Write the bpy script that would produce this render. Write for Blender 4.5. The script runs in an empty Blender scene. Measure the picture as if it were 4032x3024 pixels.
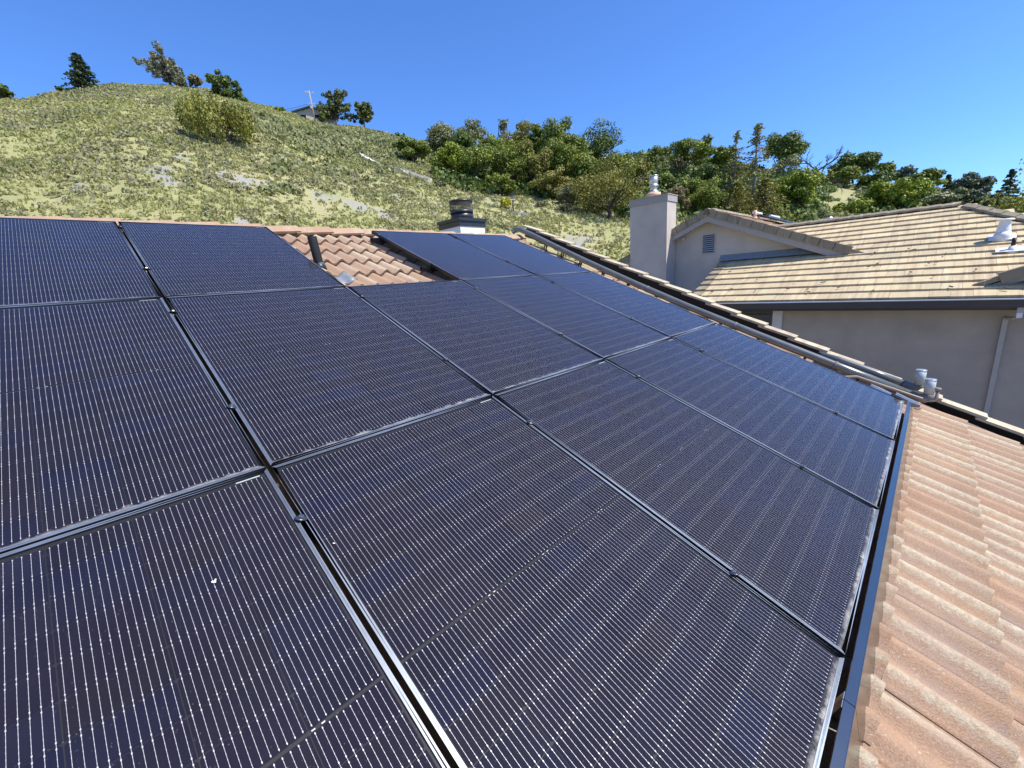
import bpy, math, random
import numpy as np
from mathutils import Matrix, Vector

# ------------------------------------------------------------------ camera, world, sun, exposure
S = bpy.context.scene
COL = S.collection
R = math.radians
cam_d = bpy.data.cameras.new('camera'); cam = bpy.data.objects.new('camera', cam_d); COL.objects.link(cam)
CX, CY, CZ = 0.782, -4.889, -0.723
cam_d.sensor_fit = 'HORIZONTAL'; cam_d.sensor_width = 36.0; cam_d.lens = 14.637
cam_d.clip_start = 0.05; cam_d.clip_end = 6000
_r = Vector((0.6993, -0.7114, -0.0708)); _d = Vector((-0.2175, -0.1174, -0.9690)); _f = Vector((0.6809, 0.6930, -0.2368))
_r.normalize(); _f = (_f - _r * _f.dot(_r)).normalized(); _d = _f.cross(_r)
cam.matrix_world = Matrix(((_r.x, -_d.x, -_f.x, CX), (_r.y, -_d.y, -_f.y, CY), (_r.z, -_d.z, -_f.z, CZ), (0, 0, 0, 1)))
S.camera = cam

SUN = Vector((0.19, -0.52, 0.83)).normalized()
W_ = bpy.data.worlds.new('World'); S.world = W_; W_.use_nodes = True
nt = W_.node_tree; nt.nodes.clear()
sky = nt.nodes.new('ShaderNodeTexSky'); sky.sky_type = 'NISHITA'; sky.sun_disc = False
sky.sun_elevation = math.asin(SUN.z); sky.sun_rotation = math.atan2(SUN.x, SUN.y)
sky.altitude = 0; sky.air_density = 1.0; sky.dust_density = 0.15; sky.ozone_density = 4.0
bg = nt.nodes.new('ShaderNodeBackground'); bg.inputs[1].default_value = 0.11
wo = nt.nodes.new('ShaderNodeOutputWorld')
tn = nt.nodes.new('ShaderNodeMix'); tn.data_type = 'RGBA'; tn.blend_type = 'MULTIPLY'; tn.inputs[0].default_value = 1.0
tn.inputs[7].default_value = (0.66, 1.0, 1.52, 1)      # the clear, strongly blue sky of the photograph
nt.links.new(sky.outputs[0], tn.inputs[6]); nt.links.new(tn.outputs[2], bg.inputs[0]); nt.links.new(bg.outputs[0], wo.inputs[0])
sl = bpy.data.lights.new('sun', 'SUN'); sl.energy = 5.0; sl.angle = R(0.5); sl.color = (1.0, 0.935, 0.83)
so = bpy.data.objects.new('sun', sl); COL.objects.link(so)
so.rotation_euler = SUN.to_track_quat('Z', 'Y').to_euler()
S.view_settings.view_transform = 'Standard'; S.view_settings.look = 'None'
S.view_settings.gamma = 1.0; S.view_settings.use_curve_mapping = False
S.view_settings.exposure = 0.50
S.render.engine = 'CYCLES'
S.cycles.max_bounces = 8; S.cycles.transparent_max_bounces = 16

rng = np.random.default_rng(7)
random.seed(7)
PH = R(22.3); CP, SP = math.cos(PH), math.sin(PH)
def r2w(u, v, h): return Vector((u, v * CP - h * SP, v * SP + h * CP))

# ------------------------------------------------------------------ materials
def mat(name):
    m = bpy.data.materials.new(name); m.use_nodes = True
    t = m.node_tree; t.nodes.clear()
    o = t.nodes.new('ShaderNodeOutputMaterial')
    return m, t, o
class N:
    """small helper to write node graphs"""
    def __init__(s, t): s.t = t
    def __call__(s, typ, ins=None, **props):
        n = s.t.nodes.new(typ)
        for k, v in props.items(): setattr(n, k, v)
        if ins:
            for k, v in ins.items():
                if isinstance(v, bpy.types.NodeSocket): s.t.links.new(v, n.inputs[k])
                else: n.inputs[k].default_value = v
        return n
    def ramp(s, fac, stops):
        n = s.t.nodes.new('ShaderNodeValToRGB'); s.t.links.new(fac, n.inputs[0])
        e = n.color_ramp.elements
        while len(e) < len(stops): e.new(0.5)
        for a, (p, c) in zip(e, stops):
            a.position = p; a.color = (*c, 1) if len(c) == 3 else c
        return n.outputs[0]
    def mix(s, fac, a, b, mode='MIX'):
        n = s.t.nodes.new('ShaderNodeMix'); n.data_type = 'RGBA'; n.blend_type = mode
        for i, v in ((0, fac), (6, a), (7, b)):
            if isinstance(v, bpy.types.NodeSocket): s.t.links.new(v, n.inputs[i])
            else: n.inputs[i].default_value = (*v, 1) if isinstance(v, tuple) and len(v) == 3 else v
        return n.outputs[2]
    def math(s, op, a, b=0.0, clamp=False):
        n = s.t.nodes.new('ShaderNodeMath'); n.operation = op; n.use_clamp = clamp
        for i, v in ((0, a), (1, b)):
            if isinstance(v, bpy.types.NodeSocket): s.t.links.new(v, n.inputs[i])
            else: n.inputs[i].default_value = v
        return n.outputs[0]
    def noise(s, vec, scale, detail=3.0, rough=0.55, dist=0.0):
        n = s.t.nodes.new('ShaderNodeTexNoise')
        if vec is not None: s.t.links.new(vec, n.inputs['Vector'])
        n.inputs['Scale'].default_value = scale; n.inputs['Detail'].default_value = detail
        n.inputs['Roughness'].default_value = rough; n.inputs['Distortion'].default_value = dist
        return n.outputs[0]
    def maprange(s, v, a, b, c=0.0, d=1.0):
        n = s.t.nodes.new('ShaderNodeMapRange'); s.t.links.new(v, n.inputs[0])
        for i, x in zip((1, 2, 3, 4), (a, b, c, d)): n.inputs[i].default_value = x
        return n.outputs[0]
    def scalevec(s, vec, sc, loc=(0, 0, 0)):
        n = s.t.nodes.new('ShaderNodeMapping'); s.t.links.new(vec, n.inputs[0])
        n.inputs['Scale'].default_value = sc; n.inputs['Location'].default_value = loc
        return n.outputs[0]

def plain(name, col, rough=0.6, metal=0.0, var=0.15, scale=20.0, bump=0.0, bscale=80.0, bdist=0.003, spec=0.4, obj=True):
    m, t, o = mat(name); n = N(t)
    tc = n('ShaderNodeTexCoord').outputs['Object' if obj else 'Generated']
    f = n.noise(tc, scale, 4)
    c2 = tuple(max(0, x * (1 - var)) for x in col); c3 = tuple(min(1, x * (1 + var)) for x in col)
    c = n.ramp(f, [(0.3, c2), (0.7, c3)])
    p = n('ShaderNodeBsdfPrincipled', {'Base Color': c, 'Roughness': rough, 'Metallic': metal, 'Specular IOR Level': spec})
    if bump > 0:
        b = n('ShaderNodeBump', {'Strength': bump, 'Distance': bdist, 'Height': n.noise(tc, bscale, 4)})
        t.links.new(b.outputs[0], p.inputs['Normal'])
    t.links.new(p.outputs[0], o.inputs[0])
    return m

M = {}
M['black_metal'] = plain('black_anodised', (0.030, 0.034, 0.040), 0.32, 0.0, 0.2, 30, spec=0.8)
M['frame'] = plain('frame_anodised', (0.33, 0.36, 0.39), 0.45, 0.85, 0.12, 15, spec=0.6)
M['rail'] = plain('rail_and_shade_black', (0.012, 0.012, 0.013), 0.45, 0.0, 0.2, 30)
M['skirt'] = plain('skirt_metal', (0.24, 0.235, 0.22), 0.22, 1.0, 0.06, 6)
M['steel'] = plain('steel', (0.45, 0.46, 0.48), 0.3, 1.0, 0.1, 30)
M['galv'] = plain('galvanised', (0.62, 0.63, 0.63), 0.35, 0.85, 0.15, 25)
M['flash'] = plain('grey_flashing', (0.22, 0.25, 0.28), 0.5, 0.1, 0.12, 12)
M['pipe_grey'] = plain('grey_pipe', (0.150, 0.158, 0.152), 0.28, 0.35, 0.15, 6, spec=0.7)
M['pipe_stub'] = plain('pipe_stub', (0.42, 0.48, 0.48), 0.45, 0.2, 0.1, 20)
M['pipe_dark'] = plain('pipe_elbow', (0.15, 0.155, 0.155), 0.6, 0.0, 0.1, 20)
M['conduit'] = plain('tan_conduit', (0.27, 0.22, 0.18), 0.5, 0.2, 0.15, 12)
M['black_pipe'] = plain('black_abs', (0.016, 0.017, 0.017), 0.55, 0.0, 0.3, 40)
M['black_paint'] = plain('black_cap_paint', (0.022, 0.025, 0.030), 0.38, 0.0, 0.25, 15, spec=0.5)
M['white_stucco'] = plain('white_stucco', (0.84, 0.83, 0.82), 0.85, 0, 0.05, 12, 0.4, 60, 0.004)
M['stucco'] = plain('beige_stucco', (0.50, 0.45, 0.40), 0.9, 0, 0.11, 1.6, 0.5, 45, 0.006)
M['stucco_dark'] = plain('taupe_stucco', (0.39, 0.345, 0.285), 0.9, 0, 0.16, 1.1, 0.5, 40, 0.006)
M['fascia'] = plain('grey_fascia', (0.34, 0.32, 0.31), 0.7, 0, 0.06, 8)
M['gutter'] = plain('dark_gutter', (0.042, 0.046, 0.058), 0.35, 0.1, 0.1, 5, spec=0.6)
M['gutter_lip'] = plain('gutter_lip', (0.80, 0.80, 0.80), 0.45, 0.0, 0.05, 5)  # near white stands in for the sun highlight along the dark gutter's edge
M['trim_white'] = plain('white_trim', (0.62, 0.62, 0.60), 0.6, 0, 0.05, 8)
M['blind'] = plain('green_grey_blind', (0.075, 0.095, 0.085), 0.6, 0, 0.1, 8)
M['dark'] = plain('dark_interior', (0.010, 0.012, 0.012), 0.8)
M['downspout'] = plain('downspout_paint', (0.42, 0.39, 0.36), 0.6, 0, 0.06, 6)
M['tan_collar'] = plain('tan_collar', (0.60, 0.40, 0.27), 0.7, 0, 0.15, 14)
M['vent_white'] = plain('white_vent', (0.74, 0.76, 0.78), 0.5, 0.1, 0.05, 12)
M['pole_wood'] = plain('weathered_pole', (0.36, 0.33, 0.31), 0.85, 0, 0.15, 5)
M['wire'] = plain('cable', (0.05, 0.06, 0.09), 0.6)
M['far_wall'] = plain('cream_wall', (0.52, 0.46, 0.37), 0.85, 0, 0.05, 3)
M['far_roof'] = plain('green_roof', (0.045, 0.07, 0.06), 0.7, 0, 0.15, 3)
M['concrete'] = plain('pale_concrete', (0.72, 0.66, 0.54), 0.9, 0, 0.15, 3.0, 0.3, 20)
M['fleck'] = plain('white_fleck', (0.80, 0.74, 0.62), 0.9, 0, 0.15, 60)
M['bark'] = plain('bark', (0.075, 0.058, 0.045), 0.9, 0, 0.3, 4, 0.5, 20, 0.02)
M['bark_grey'] = plain('grey_bark', (0.22, 0.20, 0.185), 0.9, 0, 0.25, 4, 0.4, 20, 0.02)
M['mortar'] = plain('bird_stop', (0.17, 0.13, 0.11), 0.95, 0, 0.3, 20)
M['louver'] = plain('vent_louver', (0.40, 0.40, 0.42), 0.6, 0, 0.05, 8)

# concrete S tile of the near roof
def tile_material(name, near):
    m, t, o = mat(name); n = N(t)
    oi = n('ShaderNodeObjectInfo')
    pos = n('ShaderNodeNewGeometry').outputs['Position']
    cr = n('ShaderNodeAttribute', attribute_name='crest').outputs['Fac']
    rnd = oi.outputs['Random']
    big = n.noise(pos, 2.3, 3); mid = n.noise(pos, 17, 5, 0.65); fine = n.noise(pos, 150, 4, 0.7); speck = n.noise(pos, 60, 5, 0.75)
    base = n.ramp(n.math('ADD', n.math('MULTIPLY', rnd, 0.55), n.math('MULTIPLY', big, 0.55)),
                  [(0.18, (0.310, 0.192, 0.122)), (0.42, (0.372, 0.238, 0.152)), (0.60, (0.35, 0.240, 0.168)), (0.85, (0.42, 0.280, 0.178))])
    base = n.mix(n.maprange(mid, 0.42, 0.70, 0, 0.5), base, (0.29, 0.195, 0.14))
    base = n.mix(n.maprange(fine, 0.45, 0.72, 0.0, 0.45), base, (0.50, 0.36, 0.26))
    base = n.mix(n.maprange(fine, 0.48, 0.30, 0.0, 0.30), base, (0.22, 0.14, 0.095))
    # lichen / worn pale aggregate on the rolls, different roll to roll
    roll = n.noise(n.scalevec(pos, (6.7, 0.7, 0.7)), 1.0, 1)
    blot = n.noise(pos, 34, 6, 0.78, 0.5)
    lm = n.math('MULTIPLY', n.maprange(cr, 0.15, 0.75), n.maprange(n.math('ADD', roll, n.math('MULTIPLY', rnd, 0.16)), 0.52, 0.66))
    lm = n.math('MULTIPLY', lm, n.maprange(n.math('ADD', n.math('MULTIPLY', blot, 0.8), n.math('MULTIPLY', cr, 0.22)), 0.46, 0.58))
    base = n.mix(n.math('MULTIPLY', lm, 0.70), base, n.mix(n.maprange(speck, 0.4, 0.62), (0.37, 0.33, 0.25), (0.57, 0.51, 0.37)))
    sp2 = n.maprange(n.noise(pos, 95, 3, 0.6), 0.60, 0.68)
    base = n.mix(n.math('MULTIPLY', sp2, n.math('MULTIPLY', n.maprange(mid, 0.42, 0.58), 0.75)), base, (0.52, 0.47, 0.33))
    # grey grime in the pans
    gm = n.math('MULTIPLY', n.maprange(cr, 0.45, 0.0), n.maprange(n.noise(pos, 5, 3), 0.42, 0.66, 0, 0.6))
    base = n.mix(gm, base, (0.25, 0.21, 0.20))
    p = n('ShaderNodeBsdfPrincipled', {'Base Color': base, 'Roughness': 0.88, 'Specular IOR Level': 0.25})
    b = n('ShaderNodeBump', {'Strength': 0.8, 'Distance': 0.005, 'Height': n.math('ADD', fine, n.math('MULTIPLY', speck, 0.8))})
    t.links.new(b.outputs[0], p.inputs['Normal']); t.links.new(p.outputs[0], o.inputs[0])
    return m
M['tile'] = tile_material('terracotta_tile', True)
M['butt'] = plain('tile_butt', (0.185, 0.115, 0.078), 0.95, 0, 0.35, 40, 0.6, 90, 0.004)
def flat_tile_material(name, ca, cb, cc, dark):
    m, t, o = mat(name); n = N(t)
    oi = n('ShaderNodeObjectInfo'); rnd = oi.outputs['Random']
    pos = n('ShaderNodeNewGeometry').outputs['Position']
    base = n.ramp(rnd, [(0.0, ca), (0.35, cb), (0.7, cc), (1.0, ca)])
    streak = n.noise(n.scalevec(pos, (0.7, 11.0, 0.7)), 1.0, 3, 0.6)
    base = n.mix(n.maprange(streak, 0.50, 0.66, 0, 0.55), base, dark)
    base = n.mix(n.maprange(streak, 0.42, 0.30, 0, 0.5), base, (0.68, 0.585, 0.385))
    moss = n.noise(pos, 1.1, 4)
    base = n.mix(n.maprange(moss, 0.48, 0.68, 0, 0.40), base, (0.38, 0.345, 0.22))
    fine = n.noise(pos, 60, 4, 0.7)
    base = n.mix(n.maprange(fine, 0.4, 0.75, 0, 0.3), base, (0.30, 0.25, 0.19))
    p = n('ShaderNodeBsdfPrincipled', {'Base Color': base, 'Roughness': 0.9, 'Specular IOR Level': 0.2})
    b = n('ShaderNodeBump', {'Strength': 0.4, 'Distance': 0.006, 'Height': fine})
    t.links.new(b.outputs[0], p.inputs['Normal']); t.links.new(p.outputs[0], o.inputs[0])
    return m
M['ntile'] = flat_tile_material('tan_flat_tile', (0.53, 0.435, 0.265), (0.60, 0.50, 0.305), (0.47, 0.38, 0.245), (0.34, 0.245, 0.175))
M['nbarge'] = flat_tile_material('brown_barge_tile', (0.26, 0.225, 0.165), (0.29, 0.25, 0.18), (0.23, 0.20, 0.15), (0.20, 0.16, 0.13))
M['nred'] = flat_tile_material('reddish_flat_tile', (0.40, 0.27, 0.20), (0.43, 0.31, 0.22), (0.36, 0.25, 0.19), (0.28, 0.19, 0.15))
M['rake'] = flat_tile_material('weathered_rake_tile', (0.46, 0.40, 0.28), (0.52, 0.46, 0.33), (0.42, 0.35, 0.25), (0.30, 0.24, 0.19))

# solar cells, wires, glass
m, t, o = mat('solar_cell'); n = N(t)
oi = n('ShaderNodeObjectInfo'); tc = n('ShaderNodeTexCoord').outputs['Object']
c = n.ramp(oi.outputs['Random'], [(0.0, (0.009, 0.009, 0.018)), (0.3, (0.011, 0.010, 0.021)), (0.55, (0.012, 0.011, 0.018)), (0.75, (0.009, 0.010, 0.027)), (0.9, (0.014, 0.012, 0.019)), (1.0, (0.009, 0.012, 0.036))])
g = n.noise(tc, 900, 2, 0.6)
c = n.mix(n.maprange(g, 0.45, 0.8, 0, 0.30), c, (0.030, 0.028, 0.044))
p = n('ShaderNodeBsdfPrincipled', {'Base Color': c, 'Roughness': 0.6, 'Specular IOR Level': 0.03})
t.links.new(p.outputs[0], o.inputs[0]); M['cell'] = m
M['backsheet'] = plain('black_backsheet', (0.009, 0.009, 0.012), 0.6, 0, 0.15, 30)
m, t, o = mat('tinned_wire'); n = N(t)
p = n('ShaderNodeBsdfPrincipled', {'Base Color': (0.55, 0.57, 0.60, 1), 'Roughness': 0.45, 'Metallic': 0.3})
t.links.new(p.outputs[0], o.inputs[0]); M['busbar'] = m
m, t, o = mat('solar_glass'); n = N(t)
tc = n('ShaderNodeTexCoord').outputs['Object']
pos = n('ShaderNodeNewGeometry').outputs['Position']
fr = n('ShaderNodeFresnel', {'IOR': 1.27})
gl = n('ShaderNodeBsdfGlossy', {'Roughness': 0.055, 'Color': (0.92, 0.95, 1, 1)})
tr = n('ShaderNodeBsdfTransparent', {'Color': (0.97, 0.97, 0.98, 1)})
mx = n('ShaderNodeMixShader', {0: fr.outputs[0], 1: tr.outputs[0], 2: gl.outputs[0]})
sep = n('ShaderNodeSeparateXYZ', {0: tc})
# dust film, specks, and the dirt line that rain leaves along the lower frame
ed = n.math('ADD', sep.outputs[1], n.math('MULTIPLY', n.noise(pos, 22, 5, 0.7), 0.055))
line = n.maprange(ed, 0.052, 0.030)
line = n.math('MULTIPLY', line, n.maprange(n.noise(pos, 3.0, 2), 0.25, 0.55, 0.35, 0.9))
specks = n.maprange(n.noise(pos, 210, 2, 0.5), 0.70, 0.76, 0, 0.22)
film = n.maprange(n.noise(pos, 5, 5, 0.7), 0.35, 0.75, 0.0, 0.009)
fg = n.maprange(n.noise(pos, 700, 2, 0.6), 0.45, 0.75, 0.0, 0.009)
dust = n.math('ADD', n.math('ADD', film, fg), n.math('ADD', specks, line), True)
df = n('ShaderNodeBsdfDiffuse', {'Color': n.mix(line, (0.50, 0.50, 0.54), (0.52, 0.48, 0.28))})
mx2 = n('ShaderNodeMixShader', {0: dust, 1: mx.outputs[0], 2: df.outputs[0]})
t.links.new(mx2.outputs[0], o.inputs[0]); M['glass'] = m

# window glass
m, t, o = mat('window_glass'); n = N(t)
mx = n('ShaderNodeMixShader', {0: n('ShaderNodeFresnel', {'IOR': 1.45}).outputs[0], 1: n('ShaderNodeBsdfTransparent').outputs[0], 2: n('ShaderNodeBsdfGlossy', {'Roughness': 0.02}).outputs[0]})
t.links.new(mx.outputs[0], o.inputs[0]); M['wglass'] = m
# chimney spark mesh
m, t, o = mat('spark_mesh'); n = N(t)
p = n('ShaderNodeBsdfPrincipled', {'Base Color': (0.05, 0.05, 0.05, 1), 'Roughness': 0.6})
tc = n('ShaderNodeTexCoord').outputs['UV']
wx = n('ShaderNodeSeparateXYZ', {0: tc})
def grid(sock, k):
    return n.math('LESS_THAN', n.math('FRACT', n.math('MULTIPLY', sock, k)), 0.30)
gg = n.math('MAXIMUM', grid(wx.outputs[0], 90), grid(wx.outputs[1], 14))
mx = n('ShaderNodeMixShader', {0: gg, 1: n('ShaderNodeBsdfTransparent').outputs[0], 2: p.outputs[0]})
t.links.new(mx.outputs[0], o.inputs[0]); M['mesh'] = m

def leaf_mat(name, ca, cb, cc=None, trans=0.18):
    m, t, o = mat(name); n = N(t)
    ti = n('ShaderNodeAttribute', attribute_name='tint').outputs['Fac']
    st = [(0.0, ca), (0.6, cb), (1.0, cc or cb)]
    c = n.ramp(ti, st)
    p = n('ShaderNodeBsdfPrincipled', {'Base Color': c, 'Roughness': 0.55, 'Specular IOR Level': 0.3})
    tl = n('ShaderNodeBsdfTranslucent', {'Color': n.mix(1.0, c, (1.0, 1.05, 0.55), 'MULTIPLY')})
    mx = n('ShaderNodeMixShader', {0: trans, 1: p.outputs[0], 2: tl.outputs[0]})
    t.links.new(mx.outputs[0], o.inputs[0]); return m
L = {}
L['oak'] = leaf_mat('oak_leaf', (0.079, 0.120, 0.018), (0.201, 0.247, 0.038), (0.319, 0.337, 0.062))
L['oak_dark'] = leaf_mat('dark_oak_leaf', (0.047, 0.083, 0.016), (0.116, 0.164, 0.031), (0.198, 0.232, 0.048))
L['bright'] = leaf_mat('bright_leaf', (0.122, 0.172, 0.016), (0.251, 0.310, 0.033), (0.365, 0.400, 0.061))
L['olive'] = leaf_mat('olive_leaf', (0.131, 0.132, 0.026), (0.260, 0.247, 0.057), (0.360, 0.322, 0.086))
L['grey'] = leaf_mat('grey_leaf', (0.127, 0.144, 0.060), (0.242, 0.253, 0.115), (0.350, 0.345, 0.174))
L['euc'] = leaf_mat('eucalyptus_leaf', (0.120, 0.126, 0.078), (0.264, 0.258, 0.168), (0.384, 0.372, 0.252))
L['brown'] = leaf_mat('brown_leaf', (0.116, 0.097, 0.046), (0.231, 0.193, 0.094), (0.319, 0.264, 0.132))
L['conifer'] = leaf_mat('conifer_needle', (0.034, 0.060, 0.032), (0.081, 0.115, 0.063), (0.138, 0.167, 0.098))
L['pine'] = leaf_mat('pine_needle', (0.063, 0.081, 0.027), (0.145, 0.172, 0.055), (0.228, 0.236, 0.082))
L['blue'] = leaf_mat('bluish_leaf', (0.045, 0.070, 0.050), (0.090, 0.125, 0.080), (0.14, 0.17, 0.11))
L['maple'] = leaf_mat('yellow_green_leaf', (0.09, 0.105, 0.014), (0.24, 0.24, 0.030), (0.42, 0.28, 0.07))
L['sage'] = leaf_mat('sage_leaf', (0.205, 0.20, 0.105), (0.285, 0.275, 0.150), (0.37, 0.35, 0.21), 0.30)
L['sagegreen'] = leaf_mat('green_scrub_leaf', (0.154, 0.173, 0.068), (0.259, 0.275, 0.123), (0.363, 0.367, 0.187), 0.25)
L['grass'] = leaf_mat('grass_blade', (0.25, 0.265, 0.095), (0.345, 0.345, 0.135), (0.43, 0.395, 0.20), 0.35)
L['bush'] = leaf_mat('bush_leaf', (0.115, 0.125, 0.022), (0.27, 0.27, 0.055), (0.38, 0.36, 0.09))
L['yellow'] = leaf_mat('yellow_bloom', (0.25, 0.26, 0.05), (0.55, 0.50, 0.05), (0.70, 0.62, 0.06), 0.3)

# ------------------------------------------------------------------ mesh helpers
def link(name, me, m=None, parent=None):
    o = bpy.data.objects.new(name, me); COL.objects.link(o)
    if m is not None and me is not None and not me.materials: me.materials.append(m)
    if parent is not None: o.parent = parent
    return o
def tag(o, label=None, cat=None, group=None, kind=None):
    if label: o['label'] = label
    if cat: o['category'] = cat
    if group: o['group'] = group
    if kind: o['kind'] = kind
    return o
def empty(name, loc=(0, 0, 0), rot=(0, 0, 0), label=None, cat=None, group=None):
    o = bpy.data.objects.new(name, None); COL.objects.link(o); o.location = loc; o.rotation_euler = rot
    o.empty_display_size = 0.2
    return tag(o, label, cat, group)
class MB:
    def __init__(s): s.v = []; s.f = []; s.sm = []
    def add(s, vs, fs, smooth=False):
        b = len(s.v); s.v += [tuple(p) for p in vs]
        s.f += [tuple(i + b for i in f) for f in fs]; s.sm += [smooth] * len(fs); return s
    def box(s, x0, x1, y0, y1, z0, z1):
        return s.add([(x0, y0, z0), (x1, y0, z0), (x1, y1, z0), (x0, y1, z0), (x0, y0, z1), (x1, y0, z1), (x1, y1, z1), (x0, y1, z1)],
                     [(0, 3, 2, 1), (4, 5, 6, 7), (0, 1, 5, 4), (1, 2, 6, 5), (2, 3, 7, 6), (3, 0, 4, 7)])
    def hexa(s, b, tp):  # bottom quad (ccw seen from top) and top quad
        return s.add(list(b) + list(tp), [(0, 3, 2, 1), (4, 5, 6, 7), (0, 1, 5, 4), (1, 2, 6, 5), (2, 3, 7, 6), (3, 0, 4, 7)])
    def extrude(s, poly, off):  # polygon of 3D points pushed by a vector
        n_ = len(poly); off = Vector(off)
        vs = [Vector(p) for p in poly] + [Vector(p) + off for p in poly]
        fs = [tuple(range(n_))[::-1], tuple(range(n_, 2 * n_))] + [(i, (i + 1) % n_, n_ + (i + 1) % n_, n_ + i) for i in range(n_)]
        return s.add(vs, fs)
    def tube(s, path, rad, k=10, cap=True, smooth=True):
        path = [Vector(p) for p in path]
        if not hasattr(rad, '__len__'): rad = [rad] * len(path)
        rings = []; prev = None
        for i, p in enumerate(path):
            d = (path[min(i + 1, len(path) - 1)] - path[max(i - 1, 0)])
            d = d.normalized() if d.length > 1e-9 else Vector((0, 0, 1))
            if prev is None:
                a = Vector((0, 0, 1)) if abs(d.z) < 0.9 else Vector((1, 0, 0))
                x = d.cross(a).normalized()
            else:
                x = (prev - d * prev.dot(d)); x = x.normalized() if x.length > 1e-6 else d.orthogonal().normalized()
            prev = x; y = d.cross(x)
            rings.append([p + (x * math.cos(2 * math.pi * j / k) + y * math.sin(2 * math.pi * j / k)) * rad[i] for j in range(k)])
        b = len(s.v)
        for r_ in rings: s.v += [tuple(q) for q in r_]
        for i in range(len(path) - 1):
            for j in range(k):
                s.f.append((b + i * k + j, b + i * k + (j + 1) % k, b + (i + 1) * k + (j + 1) % k, b + (i + 1) * k + j)); s.sm.append(smooth)
        if cap:
            s.f.append(tuple(b + j for j in range(k))[::-1]); s.sm.append(False)
            e = b + (len(path) - 1) * k
            s.f.append(tuple(e + j for j in range(k))); s.sm.append(False)
        return s
    def cyl(s, c, r, z0, z1, k=24, r1=None):
        return s.tube([(c[0], c[1], z0), (c[0], c[1], z1)], [r, r if r1 is None else r1], k)
    def mesh(s, name):
        me = bpy.data.meshes.new(name); me.from_pydata(s.v, [], s.f)
        me.polygons.foreach_set('use_smooth', s.sm); me.update(); return me
    def build(s, name, m, parent=None): return link(name, s.mesh(name), m, parent)
def quads_mesh(name, V, tint=None):
    """V: (n,4,3) array of quads -> mesh with a per face tint"""
    nq = V.shape[0]; me = bpy.data.meshes.new(name)
    me.vertices.add(nq * 4); me.vertices.foreach_set('co', V.reshape(-1).astype(np.float32))
    me.loops.add(nq * 4); me.loops.foreach_set('vertex_index', np.arange(nq * 4, dtype=np.int32))
    me.polygons.add(nq); me.polygons.foreach_set('loop_start', np.arange(0, nq * 4, 4, dtype=np.int32))
    me.polygons.foreach_set('loop_total', np.full(nq, 4, dtype=np.int32))
    if tint is not None:
        a = me.attributes.new('tint', 'FLOAT', 'FACE'); a.data.foreach_set('value', np.clip(tint, 0, 1).astype(np.float32))
    me.update(calc_edges=True); return me

# ------------------------------------------------------------------ terrain
PROFILE = [(-180, 6, 140, 30), (-60, 10, 110, 20), (-1.06, 17.31, 95, 16), (0.44, 17.56, 97, 16), (2.54, 18.53, 100, 16), (3.68, 18.95, 102, 16), (6.33, 19.74, 105, 16), (9.42, 20.12, 108, 16), (11.46, 20.29, 110, 16), (13.6, 20.35, 112, 16), (14.8, 20.25, 112, 16), (17.2, 20.0, 114, 16), (19.7, 19.65, 116, 17), (22.44, 18.97, 120, 18), (26.42, 18.42, 122, 18), (30.26, 18.15, 124, 20), (33.58, 17.44, 126, 20), (38.31, 16.42, 128, 22), (44.54, 15.68, 132, 24), (52.38, 14.79, 138, 27), (61.35, 13.48, 145, 32), (69.83, 11.69, 150, 38), (77.31, 9.2, 158, 42), (83.83, 6.95, 170, 45), (89.36, 5.36, 185, 48), (94.5, 3.89, 200, 50), (110, 4, 220, 50), (180, 6, 140, 30)]
PR = np.array(PROFILE)
GZ = -5.6
_lat = np.random.default_rng(3).random((64, 64))
def vnoise(x, y):
    x = np.asarray(x, float); y = np.asarray(y, float)
    xi = np.floor(x).astype(int); yi = np.floor(y).astype(int); fx = x - xi; fy = y - yi
    fx = fx * fx * (3 - 2 * fx); fy = fy * fy * (3 - 2 * fy)
    g = lambda a, b: _lat[a % 64, b % 64]
    return (g(xi, yi) * (1 - fx) + g(xi + 1, yi) * fx) * (1 - fy) + (g(xi, yi + 1) * (1 - fx) + g(xi + 1, yi + 1) * fx) * fy
def ground(x, y):
    x = np.asarray(x, float); y = np.asarray(y, float)
    dx, dy = x - CX, y - CY; d = np.hypot(dx, dy); az = np.degrees(np.arctan2(dx, dy))
    el = np.interp(az, PR[:, 0], PR[:, 1]); D = np.interp(az, PR[:, 0], PR[:, 2]); d0 = np.interp(az, PR[:, 0], PR[:, 3])
    Zc = CZ + D * np.tan(np.radians(el)); t = (d - d0) / (D - d0); tc_ = np.clip(t, 0, 1)
    up = GZ + (Zc - GZ) * (0.82 * tc_ + 0.18 * np.sin(tc_ * math.pi / 2))
    over = np.clip(d - D, 0, None)
    z = np.where(t <= 1, up, Zc - over * 0.10 - np.minimum(over, 60) ** 2 * 0.002)
    amp = np.clip(t * 4, 0, 1) * np.clip((1.6 - t) * 2, 0, 1)
    z = z + amp * ((vnoise(x / 7.0, y / 7.0) - 0.5) * 0.8 + (vnoise(x / 2.3 + 9, y / 2.3) - 0.5) * 0.3)
    return np.maximum(z, -30)
def rockmask(x, y):
    f_ = vnoise(x / 13 + 3, y / 13 + 1) * .40 + vnoise(x / 2.4, y / 2.4 + 4) * .60
    return np.clip((f_ - .78) / .06, 0, 1)
def polar(az, d, lift=0.0):
    x = CX + d * math.sin(R(az)); y = CY + d * math.cos(R(az))
    return Vector((x, y, float(ground(x, y)) + lift))

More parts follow.
